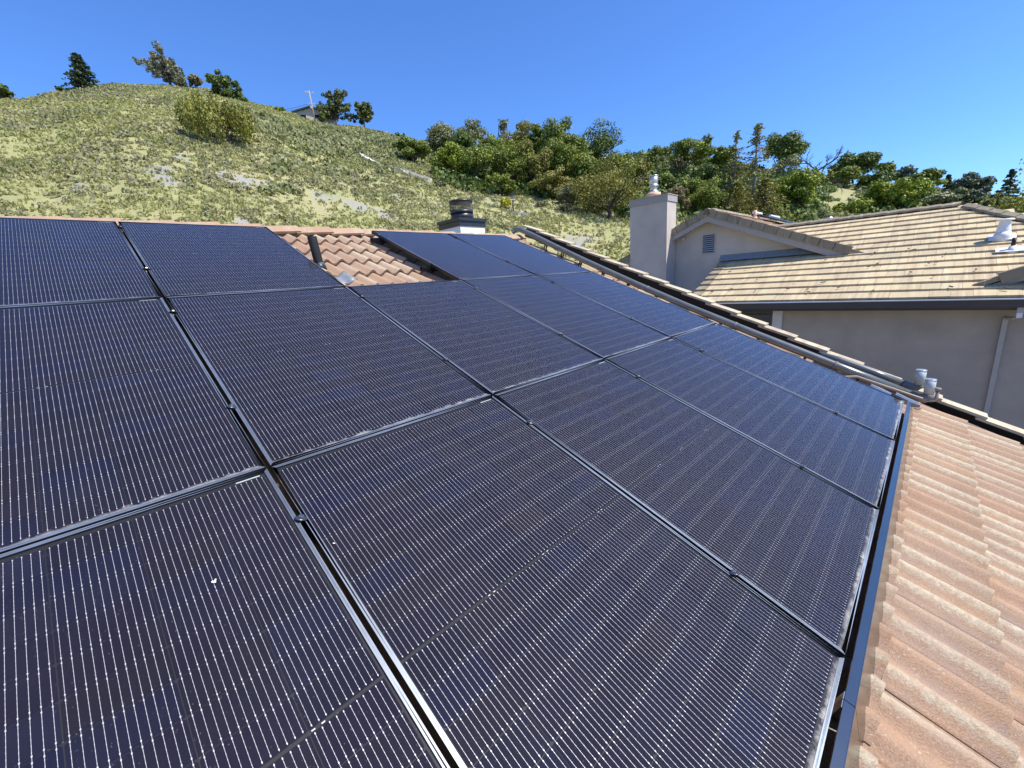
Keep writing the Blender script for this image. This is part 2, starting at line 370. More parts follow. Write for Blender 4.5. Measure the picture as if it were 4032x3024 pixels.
# hillside material
m, t, o = mat('hillside_grass'); n = N(t)
pos = n('ShaderNodeNewGeometry').outputs['Position']
a = n.noise(pos, 0.055, 4, 0.6); b_ = n.noise(pos, 0.35, 4, 0.65); c_ = n.noise(pos, 2.2, 5, 0.7)
col = n.ramp(n.math('ADD', n.math('MULTIPLY', a, 0.5), n.math('MULTIPLY', b_, 0.5)),
             [(0.36, (0.26, 0.255, 0.135)), (0.46, (0.31, 0.31, 0.13)), (0.53, (0.35, 0.33, 0.165)), (0.62, (0.38, 0.335, 0.21))])
col = n.mix(n.maprange(c_, 0.42, 0.68, 0, 0.55), col, (0.21, 0.205, 0.125))
rk = n('ShaderNodeAttribute', attribute_name='rock').outputs['Fac']
rock = n.math('MULTIPLY', rk, n.maprange(n.noise(pos, 1.6, 5, 0.7, 0.6), 0.40, 0.52))
col = n.mix(n.math('MULTIPLY', rock, 0.9), col, (0.27, 0.275, 0.29))
yard = n('ShaderNodeAttribute', attribute_name='yard').outputs['Fac']
col = n.mix(yard, col, (0.24, 0.215, 0.19))
p = n('ShaderNodeBsdfPrincipled', {'Base Color': col, 'Roughness': 0.95, 'Specular IOR Level': 0.1})
bp = n('ShaderNodeBump', {'Strength': 0.6, 'Distance': 0.25, 'Height': c_})
t.links.new(bp.outputs[0], p.inputs['Normal']); t.links.new(p.outputs[0], o.inputs[0]); M['hill'] = m

def terrain():
    azs = np.concatenate([np.arange(-180, -30, 5.0), np.arange(-30, 115, 0.5), np.arange(115, 180, 5.0)])
    ds = np.concatenate([[0.5, 8, 14, 16, 18], np.arange(20, 60, 1.2), np.arange(60, 160, 2.0), np.arange(160, 260, 8), [300, 400, 600, 1000, 2000, 4000]])
    A, D = np.meshgrid(np.radians(azs), ds, indexing='ij')
    X = CX + D * np.sin(A); Y = CY + D * np.cos(A); Z = ground(X, Y)
    na, nd = A.shape
    v = np.stack([X, Y, Z], -1).reshape(-1, 3)
    f = []
    for i in range(na):
        j = (i + 1) % na
        for k in range(nd - 1): f.append((i * nd + k, i * nd + k + 1, j * nd + k + 1, j * nd + k))
    me = bpy.data.meshes.new('hillside_ground'); me.from_pydata(v.tolist(), [], f)
    me.polygons.foreach_set('use_smooth', [True] * len(f)); me.update()
    at_ = me.attributes.new('rock', 'FLOAT', 'POINT'); at_.data.foreach_set('value', rockmask(v[:, 0], v[:, 1]).astype(np.float32))
    at_ = me.attributes.new('yard', 'FLOAT', 'POINT'); at_.data.foreach_set('value', np.clip((-5.2 - v[:, 2]) / .3, 0, 1).astype(np.float32))
    me.materials.append(M['hill'])
    o_ = link('hillside_ground', me); o_['kind'] = 'structure'
terrain()

# ------------------------------------------------------------------ the near house with its tiled roof
TP, TE = 0.298, 0.3545            # tile width, exposed length
VB0 = -0.05                       # butt line of course 0
CREST = -0.095                    # height of the rolls under the panel plane
house = empty('house', (0, 0, 0), (PH, 0, 0), 'low pitched house roof of terracotta tiles under the solar panels', 'house')
deck = MB()
deck.hexa([(-3.2, -7.0, -.30), (6.55, -7.0, -.30), (6.55, .55, -.30), (-3.2, .55, -.30)],
          [(-3.2, -7.0, -.175), (6.55, -7.0, -.175), (6.55, .42, -.175), (-3.2, .42, -.175)])
roof = deck.build('roof', M['mortar'], house)

def tile_geo(seg=8):
    xs = [i * TP / (2 * seg) for i in range(2 * seg + 1)]
    prof = [0.046 * (0.5 - 0.5 * math.cos(2 * math.pi * ((x / (TP / 2)) % 1.0))) ** 1.25 for x in xs]
    L_ = 0.41; th = 0.021; vs = []; fs = []; cr = []; k = len(xs)
    for yy, zz in ((0, 0), (L_, 0), (0, -th), (L_, -th)):
        for x, pz in zip(xs, prof):
            # rounded nose at the butt
            vs.append((x, yy, pz + zz - 0.046)); cr.append(pz / 0.046)
    for i in range(k - 1):
        fs.append((i, i + 1, k + i + 1, k + i))                # top
        fs.append((i + 1, i, 2 * k + i, 2 * k + i + 1))        # butt face
    fs.append((k - 1, 3 * k - 1, 4 * k - 1, 2 * k - 1)); fs.append((0, k, 3 * k, 2 * k))
    return vs, fs, cr, [True, False] * (k - 1) + [False, False]
tv, tf, tcr, tsm = tile_geo()
tile_me = bpy.data.meshes.new('roof_tile'); tile_me.from_pydata(tv, [], tf); tile_me.polygons.foreach_set('use_smooth', tsm)
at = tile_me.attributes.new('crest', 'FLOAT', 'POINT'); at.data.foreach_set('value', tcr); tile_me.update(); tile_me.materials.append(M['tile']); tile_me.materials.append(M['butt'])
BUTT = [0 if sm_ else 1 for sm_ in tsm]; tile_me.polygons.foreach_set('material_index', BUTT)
TILT = -math.atan(0.029 / TE)
def visible_tile(u, v):
    if v < -5.0 and u > 0.9: return True
    if u > 5.25: return True
    if 1.95 < u < 3.75 and v > -1.95: return True
    return False
stuff_v, stuff_f, stuff_c, stuff_s = [], [], [], []
tr_ = random.Random(5)
for k in range(0, 20):
    v = VB0 - TE * k
    for i in range(-10, 22):
        u = 0.0815 + TP * i
        if u + TP > 6.62: continue
        if visible_tile(u, v):
            ob = link('roof_tile', tile_me, None, roof)
            ob.location = (u, v + tr_.uniform(-.006, .006), CREST + tr_.uniform(-.003, .003))
            ob.rotation_euler = (TILT + tr_.uniform(-.004, .004), tr_.uniform(-.006, .006), tr_.uniform(-.006, .006))
        else:
            b = len(stuff_v); ct, st = math.cos(TILT), math.sin(TILT)
            stuff_v += [(x + u, y * ct - z * st + v, y * st + z * ct + CREST) for x, y, z in tv]
            stuff_f += [tuple(q + b for q in f) for f in tf]; stuff_c += tcr; stuff_s += tsm
me = bpy.data.meshes.new('roof_tile_field'); me.from_pydata(stuff_v, [], stuff_f); me.polygons.foreach_set('use_smooth', stuff_s)
at = me.attributes.new('crest', 'FLOAT', 'POINT'); at.data.foreach_set('value', stuff_c); me.update()
o_ = link('roof_tile_field', me, M['tile'], roof); o_['kind'] = 'stuff'

# ridge tiles: angular caps along the ridge (built in world axes, stored in roof space)
INV = Matrix.Rotation(-PH, 4, 'X')
def roofspace(pts): return [INV @ Vector(p) for p in pts]
prof = [(0.222, 0.003), (0.300, 0.058), (0.345, 0.080), (0.395, 0.080), (0.440, 0.058), (0.52, 0.003)]
def ridge_mesh():
    mb = MB(); n_ = len(prof)
    outer0 = [(0, y, z) for y, z in prof]; outer1 = [(0.42, y + .0, z - .022) for y, z in prof]
    inner0 = [(0, y + (0.016 if y < .37 else -.016), z - .022) for y, z in prof]; inner1 = [(0.42, y + (0.016 if y < .37 else -.016), z - .044) for y, z in prof]
    vs = [(p[0], p[1], p[2]) for p in outer0 + outer1 + inner0 + inner1]
    fs = []
    for i in range(n_ - 1):
        fs += [(i, i + 1, n_ + i + 1, n_ + i)]
        fs += [(i + 1, i, 2 * n_ + i, 2 * n_ + i + 1)]
    fs += [(0, n_, 3 * n_, 2 * n_), (n_ - 1, 3 * n_ - 1, 4 * n_ - 1, 2 * n_ - 1)]
    mb.add(roofspace(vs), fs); me_ = mb.mesh('ridge_tile')
    a_ = me_.attributes.new('crest', 'FLOAT', 'POINT'); a_.data.foreach_set('value', [0.55] * len(vs)); me_.materials.append(M['tile'])
    return me_
rme = ridge_mesh()
# caps lap so that the right hand end of each one shows: thick end at +u
for i in range(26):
    ue = 6.42 - 0.3735 * i + tr_.uniform(-.01, .01)
    ob = link('ridge_tile', rme, None, roof)
    ob.location = INV @ Vector((ue, 0, tr_.uniform(-.003, .003))); ob.scale = (-1, 1, 1)
    ob.rotation_euler = (tr_.uniform(-.01, .01), 0, tr_.uniform(-.004, .004))
bs = MB(); bs.hexa(roofspace([(-3.2, .25, -.09), (6.35, .25, -.09), (6.35, .50, -.09), (-3.2, .50, -.09)]), roofspace([(-3.2, .265, .0), (6.35, .265, .0), (6.35, .48, .0), (-3.2, .48, .0)]))
bs.build('ridge_mortar', M['mortar'], roof)

# rake tiles down the right hand edge
def rake_mesh():
    mb = MB()
    mb.hexa([(-.165, 0, -.026), (0, 0, -.026), (0, .42, -.050), (-.165, .42, -.050)], [(-.165, 0, 0), (0, 0, 0), (0, .42, -.026), (-.165, .42, -.026)])
    mb.hexa([(-.026, .0, -.20), (0, 0, -.20), (0, .42, -.226), (-.026, .42, -.226)], [(-.026, .0, -.0245), (0, 0, -.0245), (0, .42, -.0485), (-.026, .42, -.0485)])
    mb.box(-.036, -.0265, .0, .42, -.21, -.052)  # added filler, coloured black as painted shade under the rake tile
    return mb.mesh('rake_tile')
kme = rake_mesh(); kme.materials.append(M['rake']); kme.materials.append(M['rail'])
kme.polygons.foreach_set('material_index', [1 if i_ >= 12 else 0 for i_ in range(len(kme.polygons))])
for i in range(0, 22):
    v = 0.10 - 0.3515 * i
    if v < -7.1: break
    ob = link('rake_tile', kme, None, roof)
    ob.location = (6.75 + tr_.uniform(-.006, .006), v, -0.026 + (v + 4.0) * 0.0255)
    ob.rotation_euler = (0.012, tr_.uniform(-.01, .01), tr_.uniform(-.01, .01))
# walls and back slope of the house, barge board
wl = MB()
wl.box(-3.0, 6.45, -6.1, -5.95, GZ, -2.75); wl.box(-3.0, 6.45, 5.2, 5.35, GZ, -2.3); wl.box(-3.0, -2.85, -5.95, 5.2, GZ, -2.55)
wl.box(6.30, 6.45, -5.95, 5.2, GZ, -2.55)
w_ = MB(); w_.add(roofspace(wl.v), wl.f); w_.build('wall', M['stucco'], house)
bk = MB()
bk.add(roofspace([(-3.2, .37, -.02), (6.55, .37, -.02), (6.55, 6.4, -2.45), (-3.2, 6.4, -2.45), (-3.2, .37, -.12), (6.55, .37, -.12), (6.55, 6.4, -2.55), (-3.2, 6.4, -2.55)]),
       [(0, 1, 2, 3), (7, 6, 5, 4), (0, 4, 5, 1), (1, 5, 6, 2), (2, 6, 7, 3), (3, 7, 4, 0)])
bk.build('back_slope', M['mortar'], roof)
bb = MB(); bb.box(6.56, 6.60, -7.0, .36, -.34, -.20); bb.build('barge_board', M['fascia'], roof)
# white chimney with a black cap and mesh topped flue behind the ridge
chx0, chx1, chy0, chy1 = 6.205, 6.835, 1.73, 2.38
ch = MB(); ch.box(chx0, chx1, chy0, chy1, -1.2, 0.40)
c2_ = MB(); c2_.add(roofspace(ch.v), ch.f); chim = c2_.build('chimney', M['white_stucco'], roof)
cap = MB(); cap.box(chx0 - .016, chx1 + .016, chy0 - .016, chy1 + .016, .40, .495); cap.box(chx0 - .04, chx1 + .04, chy0 - .04, chy1 + .04, .4955, .555)
c2_ = MB(); c2_.add(roofspace(cap.v), cap.f); c2_.build('chimney_cap', M['black_paint'], chim)
cc = ((chx0 + chx1) / 2 + .02, (chy0 + chy1) / 2 + .0)
fl = MB(); fl.cyl(cc, .222, .556, .68, 32); fl.cyl(cc, .232, .68, .735, 32)
c2_ = MB(); c2_.add(roofspace(fl.v), fl.f); c2_.sm = fl.sm; c2_.build('flue', M['black_paint'], chim)
kk = 40; mv = []; mf = []; uv = []
for j in range(kk + 1):
    a_ = 2 * math.pi * j / kk
    for z in (.735, .885): mv.append((cc[0] + .232 * math.cos(a_), cc[1] + .232 * math.sin(a_), z))
me = bpy.data.meshes.new('spark_screen'); me.from_pydata([tuple(p) for p in roofspace(mv)], [], [(2 * j, 2 * j + 2, 2 * j + 3, 2 * j + 1) for j in range(kk)])
uvl = me.uv_layers.new(name='UVMap')
for j in range(kk):
    for q, (uu, vv) in enumerate(((j, 0), (j + 1, 0), (j + 1, 1), (j, 1))): uvl.data[4 * j + q].uv = (uu / kk, vv)
link('spark_screen', me, M['mesh'], chim)
hd = MB(); hd.cyl(cc, .236, .885, .925, 40); c2_ = MB(); c2_.add(roofspace(hd.v), hd.f); c2_.sm = hd.sm; c2_.build('flue_lid', M['black_paint'], chim)

# ------------------------------------------------------------------ solar panels
PW, PHH = 1.1343, 1.74
w, h = PW - 0.016, PHH - 0.009
FW, FH = 0.0125, 0.035
def rail_prism(p0, p1, q0, q1):   # outer edge p0->p1, inner edge q0->q1 (mitred), down by FH
    mb = MB(); mb.hexa([(*p0, -FH), (*p1, -FH), (*q1, -FH), (*q0, -FH)], [(*p0, 0), (*p1, 0), (*q1, 0), (*q0, 0)]); return mb
rails = {
 'lower': rail_prism((0, 0), (w, 0), (w - FW, FW), (FW, FW)), 'right': rail_prism((w, 0), (w, h), (w - FW, h - FW), (w - FW, FW)),
 'upper': rail_prism((w, h), (0, h), (FW, h - FW), (w - FW, h - FW)), 'left': rail_prism((0, h), (0, 0), (FW, FW), (FW, h - FW))}
rail_me = []
for r_ in rails.values():
    me = r_.mesh('frame_rail'); me.materials.append(M['frame']); me.materials.append(M['rail'])
    me.polygons.foreach_set('material_index', [0 if p_.normal.z > .9 else 1 for p_ in me.polygons]); rail_me.append(me)  # sides blackened to paint in the seam shade; the real finish is uniform
g = MB(); g.add([(FW, FW, -.0018), (w - FW, FW, -.0018), (w - FW, h - FW, -.0018), (FW, h - FW, -.0018)], [(0, 1, 2, 3)]); glass_me = g.mesh('glass'); glass_me.materials.append(M['glass'])
g = MB(); g.box(FW, w - FW, FW, h - FW, -.010, -.0075); back_me = g.mesh('backsheet'); back_me.materials.append(M['backsheet'])
NCX, NRY, NW = 6, 18, 11
cpx = 0.1805; cpy = 0.0929; cw, chh = 0.1782, 0.0909
x_m = (w - NCX * cpx) / 2; y_m = 0.026
MID = h - 2 * y_m - NRY * cpy
def cell_y(r_): return y_m + r_ * cpy + (MID if r_ >= NRY // 2 else 0)
cb = 0.006
cme = MB().add([(cb, 0, 0), (cw - cb, 0, 0), (cw, cb, 0), (cw, chh, 0), (0, chh, 0), (0, cb, 0)], [(0, 1, 2, 3, 4, 5)]).mesh('solar_cell'); cme.materials.append(M['cell'])
cme2 = MB().add([(0, 0, 0), (cw, 0, 0), (cw, chh - cb, 0), (cw - cb, chh, 0), (cb, chh, 0), (0, chh - cb, 0)], [(0, 1, 2, 3, 4, 5)]).mesh('solar_cell'); cme2.materials.append(M['cell'])
wm = MB(); WW = 0.00036
zw = -.0042
for cx_ in range(NCX):
    for j in range(NW):
        x = x_m + cx_ * cpx + cw * (j + .5) / NW
        for a_, b_ in ((cell_y(0) + .002, cell_y(NRY // 2 - 1) + chh - .002), (cell_y(NRY // 2) + .002, cell_y(NRY - 1) + chh - .002)):
            wm.add([(x - WW, a_, zw), (x + WW, a_, zw), (x + WW, b_, zw), (x - WW, b_, zw)], [(0, 1, 2, 3)])
        for r_ in range(NRY):
            y0 = cell_y(r_)
            for b_ in range(6):
                yy = y0 + chh * (b_ + 1) / 7 - .001; q = .00062
                wm.add([(x - q, yy, zw + .0003), (x + q, yy, zw + .0003), (x + q, yy + .0021, zw + .0003), (x - q, yy + .0021, zw + .0003)], [(0, 1, 2, 3)])
            for yy in (y0 + .0035, y0 + chh - .0075):
                q = .0012
                wm.add([(x - q, yy, zw + .0004), (x + q, yy, zw + .0004), (x + q, yy + .004, zw + .0004), (x - q, yy + .004, zw + .0004)], [(0, 1, 2, 3)])
ymid = cell_y(NRY // 2 - 1) + chh + MID * .5
for xm in (.29, .52, .83):
    for dx in (0, .022):
        wm.add([(xm * w + dx - .004, ymid - .0015, zw), (xm * w + dx + .004, ymid - .0015, zw), (xm * w + dx + .004, ymid + .0015, zw), (xm * w + dx - .004, ymid + .0015, zw)], [(0, 1, 2, 3)])
wire_me = wm.mesh('busbar_wires'); wire_me.materials.append(M['busbar'])
lb = MB(); lb.box(w - .105, w - .030, h - FW - .0125, h - FW - .0065, -.0040, -.0036); lab_me = lb.mesh('edge_label'); lab_me.materials.append(M['pipe_stub'])

colname = ['leftmost column', 'second column from the left', 'middle column', 'second column from the right', 'rightmost column']
rowname = ['top row by the ridge', 'middle row', 'bottom row by the metal skirt']
special = {(1, 0): 'black solar panel reflecting the vent pipe, top row left of the tile opening', (3, 0): 'black solar panel whose open left edge overhangs the bare tiles, top row',
           (2, 1): 'black solar panel right below the opening of bare tiles, middle row', (0, 2): 'nearest black solar panel with a white fleck on it, bottom left of the array',
           (4, 0): 'black solar panel at the top right corner of the array beside the ridge end', (4, 2): 'black solar panel at the lower right corner of the array near the capped pipes'}
for cidx in range(5):
    for ridx in range(3):
        if (cidx, ridx) == (2, 0): continue
        lab = special.get((cidx, ridx), 'black solar panel in the %s, %s' % (rowname[ridx], colname[cidx]))
        p_ = empty('solar_panel', r2w(cidx * PW + .008, -(ridx + 1) * PHH + .005, 0), (PH, 0, 0), lab, 'solar panel', 'solar panels on the tiled roof')
        for me in rail_me: link('frame_rail', me, None, p_)
        link('glass', glass_me, None, p_)
        bk_ = link('backsheet', back_me, None, p_)
        link('busbar_wires', wire_me, None, p_)['kind'] = 'stuff'
        link('edge_label', lab_me, None, p_)
        for r_ in range(NRY):
            for c_ in range(NCX):
                o_ = link('solar_cell', cme if r_ < NRY // 2 else cme2, None, bk_)
                o_.location = (x_m + c_ * cpx, cell_y(r_), -.0058 + tr_.uniform(-.0002, .0002))

# mounting rails
RV = [-.20, -1.237, -1.990, -3.045, -3.773, -4.846]
for i, v in enumerate(RV):
    spans = [(-.06, 2.285), (3.30, 5.72)] if i < 2 else [(-.06, 5.72)]
    for j, (a_, b_) in enumerate(spans):
        mb = MB()
        for s_ in (0, 1): mb.box(0, b_ - a_, -.020 + .037 * s_, -.017 + .037 * s_, -.045, 0)
        mb.box(0, b_ - a_, -.017, .017, -.0452, -.042); mb.box(0, b_ - a_, -.017, -.008, -.003, 0); mb.box(0, b_ - a_, .008, .017, -.003, 0)
        o_ = mb.build('mounting_rail', M['rail']); o_.location = r2w(a_, v, -.036); o_.rotation_euler = (PH, 0, 0)
        nm = ['nearest the ridge', 'second from the ridge', 'third from the ridge', 'fourth from the ridge', 'fifth from the ridge', 'nearest the skirt'][i]
        side = 'under the panels' if len(spans) == 1 else ('left of the tile opening' if j == 0 else 'with open end in the tile opening')
        tag(o_, 'black channel rail %s, %s' % (side, nm), 'rail', 'mounting rails under the panels')

# round clamps in the seams
def clamp_parts():
    a_ = MB(); a_.tube([(0, 0, .001), (0, 0, .004), (0, 0, .008)], [.021, .020, .012], 20)
    a_.tube([(0, 0, -.034), (0, 0, .001)], .006, 8)
    b_ = MB(); b_.tube([(0, 0, .0085), (0, 0, .0135)], [.0085, .0080], 6, True, False)
    return a_.mesh('washer'), b_.mesh('bolt')
wme, bme = clamp_parts(); wme.materials.append(M['black_metal']); bme.materials.append(M['steel'])
seam = ['wide left seam', 'second seam from the left', 'third seam from the left', 'rightmost seam']
for ci in range(1, 5):
    for i, v in enumerate(RV):
        if ci in (2, 3) and i < 2 and ci == 2: continue
        if ci == 2 and i < 2: continue
        c_ = empty('panel_clamp', r2w(ci * PW, v, 0), (PH, 0, tr_.uniform(0, 3)), 'round black clamp in the %s, rail %s' % (seam[ci - 1], ['nearest the ridge', 'second from the ridge', 'third from the ridge', 'fourth from the ridge', 'fifth from the ridge', 'nearest the skirt'][i]), 'clamp', 'clamps holding the solar panels')
        link('washer', wme, None, c_); link('bolt', bme, None, c_)

# skirt along the lower edge, in two lengths
def skirt(u0, u1, label):
    t_ = empty('array_skirt', r2w(u0, -5.262, 0), (PH, 0, 0), label, 'metal skirt', 'skirt along the lower panel edge')
    L_ = u1 - u0
    a_ = MB(); a_.hexa([(0, .0, -.004), (L_, .0, -.004), (L_, .026, -.006), (0, .026, -.006)], [(0, .0, .002), (L_, .0, .002), (L_, .026, .000), (0, .026, .000)])
    a_.build('top_lip', M['skirt'], t_)
    b_ = MB(); b_.hexa([(0, -.086, -.128), (L_, -.086, -.128), (L_, -.084, -.126), (0, -.084, -.126)], [(0, -.0025, .002), (L_, -.0025, .002), (L_, -.0005, .002), (0, -.0005, .002)])
    b_.build('face_plate', M['skirt'], t_)
    c_ = MB(); c_.box(.0 if u0 > 1 else L_ - .03, .03 if u0 > 1 else L_, .027, .029, -.05, -.002); c_.build('clip', M['steel'], t_)
skirt(2.105, 5.70, 'long dark metal skirt below the bottom row of panels')
skirt(-.05, 2.102, 'short front length of metal skirt beyond the seam, at the lower right')

# pipe and flashing in the tile opening
vp = empty('vent_pipe', r2w(2.40, -.935, -.11), (0, 0, 0), 'black plastic vent pipe standing in the opening between panels', 'vent pipe')
a_ = MB(); a_.tube([(0, 0, -.02), (-.012, 0, .12), (-.026, 0, .262)], [.040, .040, .040], 20, False)
a_.tube([(-.026, 0, .262), (-.026, 0, .262), (-.024, 0, .20)], [.040, .034, .034], 20, False); a_.build('pipe', M['black_pipe'], vp)
a_ = MB(); a_.tube([(0, 0, -.03), (0, 0, .012), (0, 0, .022)], [.062, .050, .043], 20); a_.build('rubber_boot', M['black_paint'], vp)
a_ = MB(); a_.tube([(0, 0, .022), (-.001, 0, .034)], [.0435, .0435], 20, False); a_.build('hose_clamp', M['steel'], vp)
gx = np.linspace(2.43, 2.585, 9); gv = np.linspace(-1.315, -1.085, 5); mb = MB(); vs = []
def tile_h(u): return CREST - .046 + 0.046 * (0.5 - 0.5 * math.cos(2 * math.pi * (((u - .0815) / (TP / 2)) % 1.0))) ** 1.25
for j, v in enumerate(gv):
    for i, u in enumerate(gx):
        hh = tile_h(u) + .007 - (0.020 if False else 0) + (.010 if (i > 6 and j < 2) else 0) - 0.02 * (v + 1.47 - .3545 * 0) / TE * .7
        vs.append(r2w(u, v - (.03 if i in (3, 4, 5) and j == 0 else 0), hh))
me = bpy.data.meshes.new('flashing_sheet'); me.from_pydata([tuple(x) for x in vs], [], [(j * 9 + i, j * 9 + i + 1, (j + 1) * 9 + i + 1, (j + 1) * 9 + i) for j in range(4) for i in range(8)])
me.polygons.foreach_set('use_smooth', [True] * 32)
o_ = link('flashing_sheet', me, M['flash']); sd = o_.modifiers.new('thick', 'SOLIDIFY'); sd.thickness = .002
tag(o_, 'small grey sheet of bent flashing lying on tiles below the vent pipe', 'flashing')

# pipes down the right edge
def rp(pts): return [r2w(*p) for p in pts]
t_ = empty('roof_pipe', r2w(6.15, .17, 0), (0, 0, 0), 'long grey pipe running down the roof edge from ridge to capped stub', 'pipe')
def at_parent(mb, parent): mb.v = [tuple(Vector(v_) - parent.location) for v_ in mb.v]; return mb
PA = [(6.37, .50, -.06), (6.355, .43, .0), (6.34, .32, .024), (6.33, .05, .018), (6.27, -.6, -.01), (6.21, -1.21, -.028), (6.16, -2.155, -.052), (6.15, -2.924, -.066), (6.15, -3.875, -.064), (6.15, -4.648, -.053), (6.15, -5.25, -.045)]
PAU = lambda v: float(np.interp(-v, [-q[1] for q in PA], [q[0] for q in PA]))
a_ = at_parent(MB().tube(rp(PA), .041, 16), t_); a_.build('pipe_run', M['pipe_grey'], t_)
for v in (-.62, -2.35, -3.56, -4.62):
    hs = np.interp(-v, [-q[1] for q in PA], [q[2] for q in PA]); d_ = .0015
    a_ = at_parent(MB().tube(rp([(PAU(v - .012), v - .012, hs + .0003), (PAU(v + .012), v + .012, hs - .0003)]), .0445, 16), t_); a_.build('coupling', M['pipe_dark'], t_)
for v in (-.35, -.75, -1.15, -1.6, -2.05, -2.5, -2.95, -3.4, -3.85, -4.35, -4.85):
    hs = float(np.interp(-v, [-q[1] for q in PA], [q[2] for q in PA]))
    a_ = MB(); U = PAU(v)
    for du in (-.028, .022):
        a_.hexa(rp([(U + du, v - .012, -.14), (U + .006 + du, v - .012, -.14), (U + .006 + du, v + .012, -.14), (U + du, v + .012, -.14)]), rp([(U + du, v - .012, hs - .026), (U + .006 + du, v - .012, hs - .026), (U + .006 + du, v + .012, hs - .026), (U + du, v + .012, hs - .026)]))
    at_parent(a_, t_).build('bracket', M['rail'], t_)
e0 = r2w(6.15, -5.25, -.045)
eb = [e0, r2w(6.15, -5.32, -.044), r2w(6.15, -5.365, -.03)]
a_ = at_parent(MB().tube(eb + [eb[-1] + Vector((0, -.02, .025)), eb[-1] + Vector((0, -.022, .05))], .041, 16), t_); a_.build('elbow', M['pipe_dark'], t_)
q0 = eb[-1] + Vector((0, -.022, .05))
a_ = at_parent(MB().tube([q0, q0 + Vector((0, 0, .140))], .038, 18), t_); stb = a_.build('stub', M['pipe_stub'], t_)
a_ = at_parent(MB().tube([q0 + Vector((0, 0, .128)), q0 + Vector((0, 0, .144))], .0395, 18), t_); a_.build('end_cap', M['galv'], t_)
t_ = empty('roof_pipe', r2w(6.27, -4.62, 0), (0, 0, 0), 'shorter grey pipe beside the long one, ending in the stub further from the panels', 'pipe')
PB = [(6.255, -4.45, -.035), (6.26, -4.62, -.012), (6.265, -4.94, -.004), (6.27, -5.17, .0)]
a_ = at_parent(MB().tube(rp(PB), .034, 16), t_); a_.build('pipe_run', M['pipe_grey'], t_)
e0 = r2w(6.27, -5.17, .0); eb = [e0, r2w(6.27, -5.24, .0), r2w(6.27, -5.275, .012)]
a_ = at_parent(MB().tube(eb + [eb[-1] + Vector((0, -.014, .02)), eb[-1] + Vector((0, -.016, .035))], .0365, 16), t_); a_.build('elbow', M['pipe_dark'], t_)
q0 = eb[-1] + Vector((0, -.016, .035))
a_ = at_parent(MB().tube([q0, q0 + Vector((0, 0, .140))], .038, 18), t_); a_.build('stub', M['pipe_stub'], t_)
a_ = at_parent(MB().tube([q0 + Vector((0, 0, .128)), q0 + Vector((0, 0, .144))], .0395, 18), t_); a_.build('end_cap', M['galv'], t_)
t_ = empty('conduit', r2w(6.0, -4.8, 0), (0, 0, 0), 'thin tan conduit bending up to a small cap at the roof edge', 'conduit')
PC = [(5.93, -4.70, -.115), (5.97, -4.76, -.075), (6.0, -4.83, -.042), (6.0, -5.085, -.024), (6.0, -5.278, -.010), (6.0, -5.38, .0)]
pts = rp(PC); e_ = pts[-1]; pts += [e_ + Vector((.012, -.035, .004)), e_ + Vector((.02, -.048, .022)), e_ + Vector((.02, -.048, .105))]
a_ = at_parent(MB().tube(pts, .0125, 10), t_); a_.build('pipe_run', M['conduit'], t_)
a_ = at_parent(MB().tube([pts[-1] + Vector((0, 0, -.004)), pts[-1] + Vector((0, 0, .018))], .022, 12), t_); a_.build('end_cap', M['conduit'], t_)
for (v0, v1, uu, lab) in ((-4.96, -5.13, 5.97, 'upper bright metal strip on tiles beside the tan conduit'), (-5.16, -5.34, 6.03, 'lower bright metal strip on tiles beside the tan conduit')):
    mb = MB(); mb.hexa(rp([(uu - .02, v1, -.075), (uu + .02, v1, -.075), (uu + .02, v0, -.065), (uu - .02, v0, -.065)]), rp([(uu - .014, v1, -.058), (uu + .014, v1, -.058), (uu + .014, v0, -.048), (uu - .014, v0, -.048)]))
    o_ = mb.build('strut_channel', M['galv']); tag(o_, lab, 'metal strip', 'bright metal strips by the conduit')
mb = MB(); mb.hexa(rp([(5.80, -3.06, -.085), (5.96, -3.06, -.085), (5.96, -2.80, -.075), (5.80, -2.80, -.075)]), rp([(5.82, -3.06, -.058), (5.94, -3.06, -.058), (5.94, -2.80, -.050), (5.82, -2.80, -.050)]))
o_ = mb.build('flashing_cover', M['black_paint']); tag(o_, 'flat dark cover on the tiles between panels and grey pipe', 'cover')

# small flecks on the glass
def fleck(name, u, v, s_, label, grp=None):
    r2 = random.Random(int(u * 1000)); mb = MB()
    for _ in range(7):
        cx_, cy_ = r2.uniform(-s_, s_) * .6, r2.uniform(-s_, s_) * .6; rr = s_ * r2.uniform(.25, .5)
        mb.tube([(cx_, cy_, 0), (cx_, cy_, rr * .5), (cx_, cy_, rr * .8)], [rr, rr * .9, rr * .3], 7)
    o_ = mb.build(name, M['fleck']); o_.location = r2w(u, v, -.0012); o_.rotation_euler = (PH, 0, r2.uniform(0, 3)); tag(o_, label, 'fleck', grp)

# ------------------------------------------------------------------ neighbour's house
NQ = R(22.3); TQ = math.tan(NQ); XG = 12.6; ZG = -1.60
def nz(x): return ZG + TQ * (x - XG)
nb = empty('neighbour_house', (13.0, -3.0, GZ), (0, 0, 0), 'beige stucco neighbour house with tan tiled roof, gable and chimney', 'house')
NO = Vector((13.0, -3.0, GZ))
def nbuild(mb, name, m, parent):
    mb.v = [tuple(Vector(q) - NO) for q in mb.v]; o_ = mb.build(name, m, parent); return o_
# long wall under the gutter
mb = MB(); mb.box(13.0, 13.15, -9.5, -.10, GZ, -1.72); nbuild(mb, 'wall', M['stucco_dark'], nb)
mb = MB(); mb.box(13.15, 25, -9.5, -9.35, GZ, -1.4); mb.box(24.85, 25, -9.35, 5.4, GZ, -1.4); nbuild(mb, 'wall', M['stucco_dark'], nb)
